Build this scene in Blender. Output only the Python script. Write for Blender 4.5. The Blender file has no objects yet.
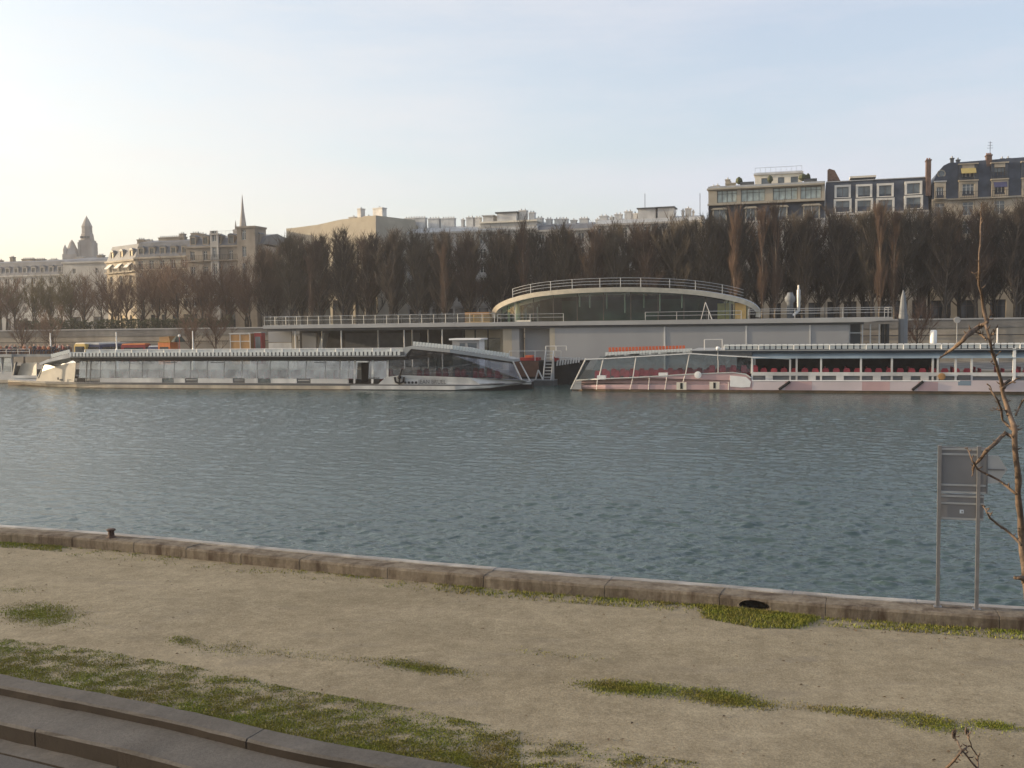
import bpy, bmesh, math, random
from mathutils import Vector, Matrix, noise

RND = random.Random(11)
S = bpy.context.scene
COL = S.collection
PI = math.pi

# ------------------------------------------------------------------ camera
FPX, CAMZ = 1000.0, 7.5
PITCH, ROLL = math.atan(64 / 1000), -0.0137
ROT = (Matrix.Rotation(PI / 2 - PITCH, 3, 'X') @ Matrix.Rotation(ROLL, 3, 'Z'))
CAM = Vector((0, 0, CAMZ))
cd = bpy.data.cameras.new('camera')
cam = bpy.data.objects.new('camera', cd)
COL.objects.link(cam)
cam.location = CAM
cam.rotation_euler = ROT.to_euler()
cd.sensor_width = 36
cd.lens = 36 * FPX / 1024
cd.clip_end = 6000
S.camera = cam


def ray(px, py):
    return ROT @ Vector(((px - 512) / FPX, -(py - 384) / FPX, -1))


def at_z(px, py, z=0.0):
    d = ray(px, py)
    return CAM + d * ((z - CAMZ) / d.z)


def at_y(px, py, Y):
    d = ray(px, py)
    return CAM + d * (Y / d.y)


class Frame:
    """upright local frame: x along the bank, y away from the viewer, z up from z0"""
    def __init__(s, o, ang, z0=0.0):
        s.o = Vector((o[0], o[1], z0)); s.a = ang; s.z0 = z0
        s.e = Vector((math.cos(ang), math.sin(ang), 0)); s.n = Vector((-math.sin(ang), math.cos(ang), 0))

    def uz(s, px, py, v=0.0):
        d = ray(px, py)
        t = (v - (CAM - s.o).dot(s.n)) / d.dot(s.n)
        p = CAM + d * t
        return ((p - s.o).dot(s.e), p.z - s.z0)

    def u(s, px, v=0.0, py=330):
        return s.uz(px, py, v)[0]

    def z(s, px, py, v=0.0):
        return s.uz(px, py, v)[1]

    def w(s, u, v, z=0.0):
        return s.o + s.e * u + s.n * v + Vector((0, 0, z))


# ------------------------------------------------------------------ materials
def mat(name, col, rough=0.7, metal=0.0, var=0.2, scale=1.5, bump=0.0, bscale=20.0, spec=0.4, stain=0.0, detail=4):
    m = bpy.data.materials.new(name)
    m.use_nodes = True
    nt = m.node_tree
    b = nt.nodes['Principled BSDF']
    b.inputs['Roughness'].default_value = rough
    b.inputs['Metallic'].default_value = metal
    b.inputs['Specular IOR Level'].default_value = spec
    tc = nt.nodes.new('ShaderNodeTexCoord')
    n = nt.nodes.new('ShaderNodeTexNoise')
    n.inputs['Scale'].default_value = scale
    n.inputs['Detail'].default_value = detail
    nt.links.new(tc.outputs['Object'], n.inputs['Vector'])
    r = nt.nodes.new('ShaderNodeValToRGB')
    r.color_ramp.elements[0].position = 0.3
    r.color_ramp.elements[1].position = 0.7
    lo = [c * (1 - var) for c in col]; hi = [min(1, c * (1 + var)) for c in col]
    r.color_ramp.elements[0].color = (*lo, 1); r.color_ramp.elements[1].color = (*hi, 1)
    nt.links.new(n.outputs['Fac'], r.inputs['Fac'])
    out = r.outputs['Color']
    if stain:
        n2 = nt.nodes.new('ShaderNodeTexNoise')
        n2.inputs['Scale'].default_value = scale * 0.35
        n2.inputs['Detail'].default_value = 6
        mp = nt.nodes.new('ShaderNodeMapping')
        mp.inputs['Scale'].default_value = (2.2, 2.2, 0.6)
        nt.links.new(tc.outputs['Object'], mp.inputs['Vector'])
        nt.links.new(mp.outputs['Vector'], n2.inputs['Vector'])
        r2 = nt.nodes.new('ShaderNodeValToRGB')
        r2.color_ramp.elements[0].position = 0.42; r2.color_ramp.elements[1].position = 0.62
        r2.color_ramp.elements[0].color = (1 - stain, 1 - stain, 1 - stain * 0.95, 1)
        r2.color_ramp.elements[1].color = (1, 1, 1, 1)
        nt.links.new(n2.outputs['Fac'], r2.inputs['Fac'])
        mx = nt.nodes.new('ShaderNodeMix'); mx.data_type = 'RGBA'; mx.blend_type = 'MULTIPLY'
        mx.inputs[0].default_value = 1
        nt.links.new(out, mx.inputs[6]); nt.links.new(r2.outputs['Color'], mx.inputs[7])
        out = mx.outputs[2]
    nt.links.new(out, b.inputs['Base Color'])
    if bump:
        n3 = nt.nodes.new('ShaderNodeTexNoise'); n3.inputs['Scale'].default_value = bscale; n3.inputs['Detail'].default_value = 5
        nt.links.new(tc.outputs['Object'], n3.inputs['Vector'])
        bp = nt.nodes.new('ShaderNodeBump'); bp.inputs['Strength'].default_value = bump; bp.inputs['Distance'].default_value = 0.05
        nt.links.new(n3.outputs['Fac'], bp.inputs['Height'])
        nt.links.new(bp.outputs['Normal'], b.inputs['Normal'])
    return m


def glass(name, tint, refl=0.25, rough=0.02):
    m = bpy.data.materials.new(name); m.use_nodes = True
    nt = m.node_tree; nt.nodes.clear()
    o = nt.nodes.new('ShaderNodeOutputMaterial')
    t = nt.nodes.new('ShaderNodeBsdfTransparent'); t.inputs['Color'].default_value = (*tint, 1)
    g = nt.nodes.new('ShaderNodeBsdfGlossy'); g.inputs['Roughness'].default_value = rough
    tc = nt.nodes.new('ShaderNodeTexCoord')
    n = nt.nodes.new('ShaderNodeTexNoise'); n.inputs['Scale'].default_value = 0.8; n.inputs['Detail'].default_value = 3
    nt.links.new(tc.outputs['Object'], n.inputs['Vector'])
    bp = nt.nodes.new('ShaderNodeBump'); bp.inputs['Strength'].default_value = 0.12; bp.inputs['Distance'].default_value = 0.1
    nt.links.new(n.outputs['Fac'], bp.inputs['Height']); nt.links.new(bp.outputs['Normal'], g.inputs['Normal'])
    mr = nt.nodes.new('ShaderNodeMapRange')
    mr.inputs['To Min'].default_value = refl * 0.65; mr.inputs['To Max'].default_value = refl * 1.35
    mr.inputs['From Min'].default_value = 0.3; mr.inputs['From Max'].default_value = 0.7
    nt.links.new(n.outputs['Fac'], mr.inputs['Value'])
    mx = nt.nodes.new('ShaderNodeMixShader')
    nt.links.new(mr.outputs['Result'], mx.inputs['Fac'])
    nt.links.new(t.outputs[0], mx.inputs[1]); nt.links.new(g.outputs[0], mx.inputs[2])
    nt.links.new(mx.outputs[0], o.inputs['Surface'])
    return m


M = {}
M['white'] = mat('white_paint', (.60, .59, .56), .45, var=.12, scale=.6, stain=.28)
M['white_bright'] = mat('bright_white_paint', (.78, .77, .74), .4, var=.06)
M['lit_cream'] = mat('dull_cream_panel', (.50, .46, .38), .6, var=.12, scale=.8, stain=.15)
M['cream_paint'] = mat('cream_paint', (.70, .64, .52), .5, var=.1)
M['tan_strake'] = mat('weathered_tan_strake', (.50, .43, .33), .6, var=.25, scale=.5, stain=.3)
M['black'] = mat('black_paint', (.012, .012, .014), .6, var=.3, spec=.2)
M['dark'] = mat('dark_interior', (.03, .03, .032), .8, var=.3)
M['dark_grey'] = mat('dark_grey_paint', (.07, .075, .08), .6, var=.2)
M['grey_roof'] = mat('grey_boat_roof', (.30, .31, .31), .55, var=.12, scale=.5)
M['seat_white'] = mat('white_seat_plastic', (.55, .57, .55), .5, var=.15)
M['seat_red'] = mat('red_seat_cloth', (.38, .05, .07), .8, var=.25)
M['seat_orange'] = mat('orange_seat_plastic', (.50, .10, .035), .55, var=.2)
M['pink'] = mat('faded_pink_hull', (.56, .37, .36), .5, var=.08, scale=.35, stain=.14)
M['pink_pale'] = mat('pale_pinkish_hull', (.62, .53, .53), .5, var=.1, scale=.25, stain=.1)
M['blue_canopy'] = mat('blue_grey_canopy', (.20, .26, .31), .35, var=.25, scale=.4)
M['navy'] = mat('navy_roof_edge', (.03, .045, .075), .5, var=.3)
M['waterline'] = mat('rusty_waterline', (.10, .065, .035), .8, var=.4, scale=.8)
M['glass_boat'] = glass('boat_glass', (.66, .69, .68), .19)
M['glass_dark'] = glass('dark_boat_glass', (.72, .73, .78), .10)
M['glass_sky'] = glass('sky_mirroring_glass', (.7, .72, .74), .62, .05)
M['glass_clear'] = glass('clear_boat_glass', (.84, .87, .88), .07)
M['glass_pier'] = glass('pavilion_glass', (.55, .70, .62), .045)
M['pane'] = mat('dark_window_pane', (.035, .042, .05), .08, var=.5, scale=.5, spec=.7)
M['pane_pale'] = mat('curtained_window_pane', (.42, .48, .44), .15, var=.25, scale=1.2)
M['pane_mid'] = mat('grey_window_pane', (.12, .14, .15), .08, var=.5, scale=.6, spec=.7)
M['frame_white'] = mat('white_window_frame', (.62, .60, .55), .6, var=.08)
M['frame_dark'] = mat('dark_window_frame', (.10, .085, .07), .6, var=.2)
M['stone'] = mat('cream_limestone', (.42, .37, .29), .85, var=.14, scale=.4, stain=.22)
M['stone_pale'] = mat('pale_limestone', (.46, .44, .40), .85, var=.12, scale=.4, stain=.18)
M['stone_brown'] = mat('brown_grey_stone', (.31, .27, .22), .85, var=.2, scale=.4, stain=.25)
M['stone_beige'] = mat('beige_stone', (.40, .36, .285), .85, var=.1, scale=.4, stain=.12)
M['stone_church'] = mat('church_stone', (.34, .31, .28), .9, var=.15, scale=.2, stain=.2)
M['slate'] = mat('blue_grey_slate', (.045, .055, .075), .5, var=.35, scale=.8, stain=.15)
M['slate_grey'] = mat('grey_zinc_slate', (.12, .125, .135), .5, var=.25, scale=.6)
M['zinc'] = mat('pale_zinc', (.36, .37, .37), .5, var=.15)
M['brick'] = mat('red_brick', (.115, .075, .06), .85, var=.3, scale=3)
M['pot'] = mat('terracotta_pot', (.25, .12, .07), .8, var=.2)
M['chim_white'] = mat('white_rendered_chimney', (.60, .59, .56), .8, var=.12, stain=.2)
M['iron'] = mat('dark_iron', (.03, .03, .03), .6, var=.2)
M['yellow_cloth'] = mat('yellow_awning', (.36, .29, .11), .8, var=.1)
M['blue_cloth'] = mat('blue_awning', (.05, .055, .12), .8, var=.15)
M['white_cloth'] = mat('white_awning', (.75, .72, .64), .8, var=.08)
M['concrete'] = mat('pale_concrete', (.36, .36, .35), .8, var=.1, scale=.3, stain=.12)
M['panel'] = mat('grey_wall_panel', (.30, .305, .31), .7, var=.05, scale=.25, stain=.08)
M['panel_dark'] = mat('recessed_grey_panel', (.17, .18, .19), .7, var=.1, scale=.3)
M['steel'] = mat('galvanised_steel', (.42, .43, .43), .4, metal=.4, var=.15)
M['wood_warm'] = mat('warm_timber_panel', (.55, .36, .13), .6, var=.15)
M['green_in'] = mat('dark_green_interior', (.03, .06, .045), .7, var=.5, scale=.5)
M['quay_wall'] = mat('quay_wall_stone', (.21, .20, .18), .9, var=.2, scale=.5, stain=.3)
M['quay_tan'] = mat('tan_quay_stone', (.34, .30, .24), .9, var=.15, scale=.5, stain=.25)
M['orange_pan'] = mat('orange_brown_panel', (.34, .185, .065), .6, var=.12)
M['orange'] = mat('orange_paint', (.62, .17, .03), .5, var=.1)
M['yellow'] = mat('yellow_paint', (.38, .26, .05), .5, var=.12)
M['redp'] = mat('red_paint', (.28, .025, .025), .5, var=.15)
M['navyp'] = mat('navy_paint', (.03, .04, .10), .4, var=.2)
M['greend'] = mat('dark_green_cloth', (.02, .035, .03), .8, var=.3)
M['bark'] = mat('dark_bark', (.058, .048, .039), .9, var=.35, scale=2, bump=.3, bscale=8)
M['bark_pale'] = mat('pale_plane_bark', (.16, .13, .095), .9, var=.45, scale=1.2, bump=.3, bscale=8)
M['twig'] = mat('dark_brown_twigs', (.050, .039, .031), .9, var=.35, scale=.35)
M['twig_tan'] = mat('olive_tan_twigs', (.075, .060, .042), .9, var=.35, scale=.35)
M['twig_poplar'] = mat('rusty_poplar_twigs', (.085, .052, .035), .9, var=.35, scale=.35)
M['bark_mid'] = mat('grey_brown_bark', (.13, .105, .08), .9, var=.4, scale=.8)
M['twig_mid'] = mat('russet_brown_twigs', (.075, .050, .036), .9, var=.35, scale=.35)
M['twig_grey'] = mat('grey_brown_twigs', (.064, .054, .042), .9, var=.35, scale=.35)
M['twig_red'] = mat('reddish_brown_twigs', (.125, .073, .048), .9, var=.3, scale=.3)
M['twig_olive'] = mat('olive_brown_twigs', (.11, .088, .042), .9, var=.3, scale=.3)
M['hedge'] = mat('hedge_leaves', (.05, .058, .026), .8, var=.4, scale=1)
M['skin'] = mat('skin', (.45, .28, .20), .6, var=.1)
M['hair'] = mat('hair', (.03, .02, .015), .8, var=.2)
M['rust'] = mat('rusty_iron', (.06, .032, .022), .8, var=.4, scale=12, bump=.4, bscale=40)
M['sign_back'] = mat('grey_sign_back', (.19, .19, .195), .5, metal=.2, var=.1, scale=2)
M['post'] = mat('grey_steel_post', (.17, .17, .175), .5, metal=.3, var=.15, scale=4)
M['sticker'] = mat('pale_sticker', (.6, .65, .7), .5, var=.05)


def rgbmix(nt, a, b, fac, mode='MIX'):
    mx = nt.nodes.new('ShaderNodeMix'); mx.data_type = 'RGBA'; mx.blend_type = mode
    for s, v in ((6, a), (7, b)):
        if isinstance(v, tuple): mx.inputs[s].default_value = (*v, 1)
        else: nt.links.new(v, mx.inputs[s])
    if isinstance(fac, (int, float)): mx.inputs[0].default_value = fac
    else: nt.links.new(fac, mx.inputs[0])
    return mx.outputs[2]


def nz(nt, vec, scale, detail=4, rough=.55):
    n = nt.nodes.new('ShaderNodeTexNoise'); n.inputs['Scale'].default_value = scale
    n.inputs['Detail'].default_value = detail; n.inputs['Roughness'].default_value = rough
    nt.links.new(vec, n.inputs['Vector']); return n.outputs['Fac']


def ramp(nt, fac, p0, p1, c0=(0, 0, 0), c1=(1, 1, 1)):
    r = nt.nodes.new('ShaderNodeValToRGB'); r.color_ramp.elements[0].position = p0; r.color_ramp.elements[1].position = p1
    r.color_ramp.elements[0].color = (*c0, 1); r.color_ramp.elements[1].color = (*c1, 1)
    nt.links.new(fac, r.inputs['Fac']); return r.outputs['Color']


def mapping(nt, vec, scale, rot=0):
    mp = nt.nodes.new('ShaderNodeMapping'); mp.inputs['Scale'].default_value = scale; mp.inputs['Rotation'].default_value = (0, 0, rot)
    nt.links.new(vec, mp.inputs['Vector']); return mp.outputs['Vector']


def base(name):
    m = bpy.data.materials.new(name); m.use_nodes = True
    nt = m.node_tree
    tc = nt.nodes.new('ShaderNodeTexCoord')
    return m, nt, nt.nodes['Principled BSDF'], tc.outputs['Object']


def gravel_mat():
    m, nt, b, v = base('sandy_gravel')
    big = nz(nt, mapping(nt, v, (.25, .8, 1), .38), .5, 5, .6)
    c = ramp(nt, big, .35, .68, (.222, .193, .135), (.288, .254, .183))
    mid = nz(nt, v, 2.2, 6, .7)
    c = rgbmix(nt, c, ramp(nt, mid, .3, .7, (.78, .76, .74), (1.1, 1.1, 1.1)), 1, 'MULTIPLY')
    c = rgbmix(nt, c, ramp(nt, nz(nt, v, 9, 4, .75), .34, .66, (.82, .81, .80), (1.15, 1.15, 1.15)), .8, 'MULTIPLY')
    fine = nz(nt, v, 28, 3, .8)
    c = rgbmix(nt, c, ramp(nt, fine, .32, .68, (.66, .65, .64), (1.3, 1.3, 1.3)), .8, 'MULTIPLY')
    st = nz(nt, mapping(nt, v, (.35, 1.0, 1), .38), 1.3, 6, .65)
    c = rgbmix(nt, c, (.17, .15, .125), ramp(nt, st, .56, .74, (0, 0, 0), (.55, .55, .55)))
    nt.links.new(c, b.inputs['Base Color'])
    b.inputs['Roughness'].default_value = .95; b.inputs['Specular IOR Level'].default_value = .15
    bp = nt.nodes.new('ShaderNodeBump'); bp.inputs['Strength'].default_value = .5; bp.inputs['Distance'].default_value = .03
    nt.links.new(nz(nt, v, 18, 6, .8), bp.inputs['Height']); nt.links.new(bp.outputs['Normal'], b.inputs['Normal'])
    return m


def coping_mat():
    m, nt, b, v = base('weathered_coping_stone')
    c = ramp(nt, nz(nt, v, .8, 6, .65), .3, .7, (.135, .112, .085), (.23, .20, .16))
    c = rgbmix(nt, c, ramp(nt, nz(nt, v, 9, 5, .75), .3, .7, (.62, .6, .58), (1.25, 1.25, 1.22)), .8, 'MULTIPLY')
    stn = ramp(nt, nz(nt, mapping(nt, v, (1.6, 1.6, .25)), 1.4, 6, .7), .45, .66)
    c = rgbmix(nt, c, (.055, .038, .027), stn)
    c = rgbmix(nt, c, (.10, .10, .05), ramp(nt, nz(nt, v, 2.6, 5, .7), .62, .78, (0, 0, 0), (.5, .5, .5)))
    nt.links.new(c, b.inputs['Base Color'])
    b.inputs['Roughness'].default_value = .9; b.inputs['Specular IOR Level'].default_value = .2
    bp = nt.nodes.new('ShaderNodeBump'); bp.inputs['Strength'].default_value = .6; bp.inputs['Distance'].default_value = .03
    nt.links.new(nz(nt, v, 14, 6, .75), bp.inputs['Height']); nt.links.new(bp.outputs['Normal'], b.inputs['Normal'])
    return m


def step_mat():
    m, nt, b, v = base('grey_step_stone')
    c = ramp(nt, nz(nt, v, .9, 6, .65), .3, .7, (.078, .073, .068), (.125, .118, .11))
    c = rgbmix(nt, c, ramp(nt, nz(nt, v, 16, 4, .8), .3, .7, (.7, .7, .7), (1.2, 1.2, 1.2)), .8, 'MULTIPLY')
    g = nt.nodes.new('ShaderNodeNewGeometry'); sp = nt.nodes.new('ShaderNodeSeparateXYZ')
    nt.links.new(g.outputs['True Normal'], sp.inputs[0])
    vert = ramp(nt, sp.outputs['Z'], .2, .6, (1, 1, 1), (0, 0, 0))          # risers take brown stain with shade added into its colour
    stain_shade = rgbmix(nt, (.018, .014, .012), (.042, .034, .028), nz(nt, v, 1.8, 6, .7))
    c = rgbmix(nt, c, stain_shade, vert)
    nt.links.new(c, b.inputs['Base Color']); b.inputs['Roughness'].default_value = .9
    b.inputs['Specular IOR Level'].default_value = .2
    bp = nt.nodes.new('ShaderNodeBump'); bp.inputs['Strength'].default_value = .4; bp.inputs['Distance'].default_value = .02
    nt.links.new(nz(nt, v, 20, 5, .7), bp.inputs['Height']); nt.links.new(bp.outputs['Normal'], b.inputs['Normal'])
    return m


def water_mat():
    m, nt, b, v = base('river_water')
    c = ramp(nt, nz(nt, v, .06, 3), .3, .7, (.036, .064, .060), (.050, .080, .074))
    nt.links.new(c, b.inputs['Base Color'])
    b.inputs['Roughness'].default_value = .13
    b.inputs['IOR'].default_value = 1.33
    b.inputs['Specular IOR Level'].default_value = .72
    def bump(h, dist, strength, prev=None):
        bp = nt.nodes.new('ShaderNodeBump'); bp.inputs['Strength'].default_value = strength; bp.inputs['Distance'].default_value = dist
        nt.links.new(h, bp.inputs['Height'])
        if prev: nt.links.new(prev, bp.inputs['Normal'])
        return bp.outputs['Normal']
    n2 = bump(nz(nt, mapping(nt, v, (.6, 1.0, 1), .2), 4.0, 4, .6), .10, .5)
    nt.links.new(n2, b.inputs['Normal'])
    return m


def asphalt_mat():
    m, nt, b, v = base('asphalt')
    c = ramp(nt, nz(nt, v, 40, 3, .8), .3, .7, (.035, .036, .04), (.075, .075, .078))
    nt.links.new(c, b.inputs['Base Color']); b.inputs['Roughness'].default_value = .9
    return m


def grass_mat():
    m, nt, b, v = base('mossy_grass')
    c = ramp(nt, nz(nt, v, 1.1, 4, .7), .32, .68, (.185, .155, .05), (.185, .215, .038))
    c = rgbmix(nt, c, ramp(nt, nz(nt, v, 25, 2), .3, .7, (.55, .55, .55), (1.5, 1.5, 1.4)), 1, 'MULTIPLY')
    nt.links.new(c, b.inputs['Base Color']); b.inputs['Roughness'].default_value = .9; b.inputs['Specular IOR Level'].default_value = .1
    return m


def rough_bark():
    m, nt, b, v = base('lit_bare_bark')
    c = ramp(nt, nz(nt, v, 9, 6, .7), .35, .65, (.065, .043, .029), (.20, .140, .097))
    c = rgbmix(nt, c, ramp(nt, nz(nt, mapping(nt, v, (1, 1, .3)), 45, 4, .7), .3, .7, (.5, .48, .45), (1.2, 1.2, 1.2)), .8, 'MULTIPLY')
    nt.links.new(c, b.inputs['Base Color']); b.inputs['Roughness'].default_value = .85
    bp = nt.nodes.new('ShaderNodeBump'); bp.inputs['Strength'].default_value = .6; bp.inputs['Distance'].default_value = .01
    nt.links.new(nz(nt, v, 60, 5, .7), bp.inputs['Height']); nt.links.new(bp.outputs['Normal'], b.inputs['Normal'])
    return m


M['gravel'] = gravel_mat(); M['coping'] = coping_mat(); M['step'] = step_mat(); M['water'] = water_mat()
M['asphalt'] = asphalt_mat(); M['grass'] = grass_mat(); M['bark_lit'] = rough_bark()
M['edge'] = mat('pale_concrete_edge', (.34, .325, .30), .85, var=.25, scale=1.5, stain=.35, bump=.3)
M['line'] = mat('worn_white_line', (.20, .20, .20), .8, var=.3, scale=6)


# ------------------------------------------------------------------ mesh builder
class MB:
    def __init__(s):
        s.v = []; s.f = []; s.mi = []; s.mats = []

    def m(s, name):
        k = M[name] if isinstance(name, str) else name
        if k not in s.mats: s.mats.append(k)
        return s.mats.index(k)

    def face(s, pts, m):
        i = len(s.v); s.v += [tuple(p) for p in pts]; s.f.append(list(range(i, i + len(pts)))); s.mi.append(s.m(m))

    def box(s, x0, x1, y0, y1, z0, z1, m):
        i = len(s.v); k = s.m(m)
        s.v += [(x0, y0, z0), (x1, y0, z0), (x1, y1, z0), (x0, y1, z0), (x0, y0, z1), (x1, y0, z1), (x1, y1, z1), (x0, y1, z1)]
        for q in ((3, 2, 1, 0), (4, 5, 6, 7), (0, 1, 5, 4), (1, 2, 6, 5), (2, 3, 7, 6), (3, 0, 4, 7)):
            s.f.append([i + a for a in q]); s.mi.append(k)

    def prism(s, poly, y0, y1, m):
        """poly in (x,z), counter-clockwise seen from -y, pushed from y0 to y1 (y0, y1 may be lists per point)"""
        n = len(poly); i = len(s.v); k = s.m(m)
        a0 = y0 if isinstance(y0, (list, tuple)) else [y0] * n
        a1 = y1 if isinstance(y1, (list, tuple)) else [y1] * n
        s.v += [(p[0], a, p[1]) for p, a in zip(poly, a0)] + [(p[0], a, p[1]) for p, a in zip(poly, a1)]
        s.f.append([i + j for j in range(n)]); s.mi.append(k)
        s.f.append([i + n + j for j in reversed(range(n))]); s.mi.append(k)
        for j in range(n):
            j2 = (j + 1) % n
            s.f.append([i + j2, i + j, i + n + j, i + n + j2]); s.mi.append(k)

    def xprism(s, poly, x0, x1, m):
        """poly in (y,z) pushed along x"""
        n = len(poly); i = len(s.v); k = s.m(m)
        s.v += [(x0, p[0], p[1]) for p in poly] + [(x1, p[0], p[1]) for p in poly]
        s.f.append([i + j for j in reversed(range(n))]); s.mi.append(k)
        s.f.append([i + n + j for j in range(n)]); s.mi.append(k)
        for j in range(n):
            j2 = (j + 1) % n
            s.f.append([i + j, i + j2, i + n + j2, i + n + j]); s.mi.append(k)

    def tube(s, pts, rad, m, n=6, cap=True):
        pts = [Vector(p) for p in pts]
        if not isinstance(rad, (list, tuple)): rad = [rad] * len(pts)
        k = s.m(m); i0 = len(s.v); prev = None
        for j, p in enumerate(pts):
            d = (pts[min(j + 1, len(pts) - 1)] - pts[max(j - 1, 0)])
            if d.length < 1e-9: d = Vector((0, 0, 1))
            d.normalize()
            if prev is None:
                a = Vector((1, 0, 0)) if abs(d.x) < .8 else Vector((0, 1, 0))
                a = (a - d * a.dot(d)).normalized()
            else:
                a = prev - d * prev.dot(d)
                a = a.normalized() if a.length > 1e-6 else Vector((0, 1, 0))
            prev = a; b = d.cross(a)
            for q in range(n):
                t = 2 * PI * q / n
                s.v.append(tuple(p + (a * math.cos(t) + b * math.sin(t)) * rad[j]))
        for j in range(len(pts) - 1):
            for q in range(n):
                q2 = (q + 1) % n
                s.f.append([i0 + j * n + q, i0 + j * n + q2, i0 + (j + 1) * n + q2, i0 + (j + 1) * n + q]); s.mi.append(k)
        if cap:
            s.f.append([i0 + q for q in reversed(range(n))]); s.mi.append(k)
            e = i0 + (len(pts) - 1) * n
            s.f.append([e + q for q in range(n)]); s.mi.append(k)

    def lathe(s, c, prof, m, n=12, sx=1, sy=1):
        """prof: list of (r,z) from bottom to top round the axis through c"""
        k = s.m(m); i0 = len(s.v)
        for r, z in prof:
            for q in range(n):
                t = 2 * PI * q / n
                s.v.append((c[0] + r * math.cos(t) * sx, c[1] + r * math.sin(t) * sy, c[2] + z))
        for j in range(len(prof) - 1):
            for q in range(n):
                q2 = (q + 1) % n
                s.f.append([i0 + j * n + q, i0 + j * n + q2, i0 + (j + 1) * n + q2, i0 + (j + 1) * n + q]); s.mi.append(k)
        s.f.append([i0 + q for q in reversed(range(n))]); s.mi.append(k)
        e = i0 + (len(prof) - 1) * n
        s.f.append([e + q for q in range(n)]); s.mi.append(k)

    def mesh(s, name, smooth=False):
        me = bpy.data.meshes.new(name)
        me.from_pydata(s.v, [], s.f)
        for m in s.mats: me.materials.append(m)
        me.polygons.foreach_set('material_index', s.mi)
        if smooth: me.polygons.foreach_set('use_smooth', [True] * len(s.f))
        me.update()
        return me

    def build(s, name, parent=None, smooth=False, loc=None):
        o = bpy.data.objects.new(name, s.mesh(name, smooth))
        COL.objects.link(o)
        if parent: o.parent = parent
        if loc is not None: o.location = loc
        return o


def part(me, name, parent, loc=(0, 0, 0), rz=0, sc=None, rx=0):
    o = bpy.data.objects.new(name, me); COL.objects.link(o)
    o.parent = parent; o.location = loc; o.rotation_euler = (rx, 0, rz)
    if sc: o.scale = sc
    return o


def tag(o, label, cat, group=None, kind=None):
    o['label'] = label; o['category'] = cat
    if group: o['group'] = group
    if kind: o['kind'] = kind
    return o


def thing(name, label, cat, f=None, group=None, loc=None, rz=0):
    o = bpy.data.objects.new(name, None); COL.objects.link(o)
    o.empty_display_size = .5
    if f is not None: o.location = f.o; o.rotation_euler = (0, 0, f.a)
    if loc is not None: o.location = loc; o.rotation_euler = (0, 0, rz)
    return tag(o, label, cat, group)


def structure(mb, name, smooth=False):
    o = mb.build(name, smooth=smooth); o['kind'] = 'structure'
    return o


# ------------------------------------------------------------------ sky, sun, air
SUN_AZ, SUN_EL = math.radians(79), math.radians(11)      # azimuth: degrees to the LEFT of the view (+Y)
sdir = Vector((-math.sin(SUN_AZ) * math.cos(SUN_EL), math.cos(SUN_AZ) * math.cos(SUN_EL), math.sin(SUN_EL)))
w = bpy.data.worlds.new('World'); S.world = w; w.use_nodes = True
nt = w.node_tree
bg = nt.nodes['Background']
sky = nt.nodes.new('ShaderNodeTexSky'); sky.sky_type = 'NISHITA'; sky.sun_disc = False
sky.sun_elevation = SUN_EL; sky.sun_rotation = -SUN_AZ
sky.air_density = 1.0; sky.dust_density = 3.0; sky.ozone_density = 1.5; sky.altitude = 50
tc = nt.nodes.new('ShaderNodeTexCoord')
v = mapping(nt, tc.outputs['Generated'], (.9, 1.1, 5.0), .5)
cl = nz(nt, v, 1.7, 8, .66)
clm = ramp(nt, cl, .42, .72, (.48, .48, .48), (.95, .95, .95))       # thin high veil with faint streaks
dt = nt.nodes.new('ShaderNodeVectorMath'); dt.operation = 'DOT_PRODUCT'; dt.inputs[1].default_value = tuple(sdir)
nt.links.new(tc.outputs['Generated'], dt.inputs[0])
veil = ramp(nt, dt.outputs['Value'], .0, .95, (2.28, 2.36, 2.66), (3.5, 3.2, 2.8))     # the veil glows round the low sun
skc = rgbmix(nt, sky.outputs[0], veil, clm)
nt.links.new(skc, bg.inputs['Color'])
bg.inputs['Strength'].default_value = .12
ld = bpy.data.lights.new('sun', 'SUN'); ld.energy = 2.4; ld.angle = math.radians(.6); ld.color = (1.0, .78, .52)
so = bpy.data.objects.new('sun', ld); COL.objects.link(so)
so.rotation_euler = (-sdir).to_track_quat('-Z', 'Y').to_euler()
S.view_settings.view_transform = 'Standard'; S.view_settings.look = 'None'
S.view_settings.exposure = 1.45; S.view_settings.gamma = 1
hz = MB(); hz.box(-590, 590, -75, 640, -2.2, 72, 'white')
hm = bpy.data.materials.new('haze_air'); hm.use_nodes = True
hn = hm.node_tree; hn.nodes.clear()
ho = hn.nodes.new('ShaderNodeOutputMaterial'); hv = hn.nodes.new('ShaderNodeVolumePrincipled')
hv.inputs['Color'].default_value = (.93, .93, .95, 1); hv.inputs['Density'].default_value = .0003; hv.inputs['Anisotropy'].default_value = .35
hn.links.new(hv.outputs[0], ho.inputs['Volume'])
hz.mats = [hm]
ho_ = hz.build('haze'); ho_['kind'] = 'stuff'

# ------------------------------------------------------------------ near bank
GZ = 1.5
FA = math.atan(-.3)


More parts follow.
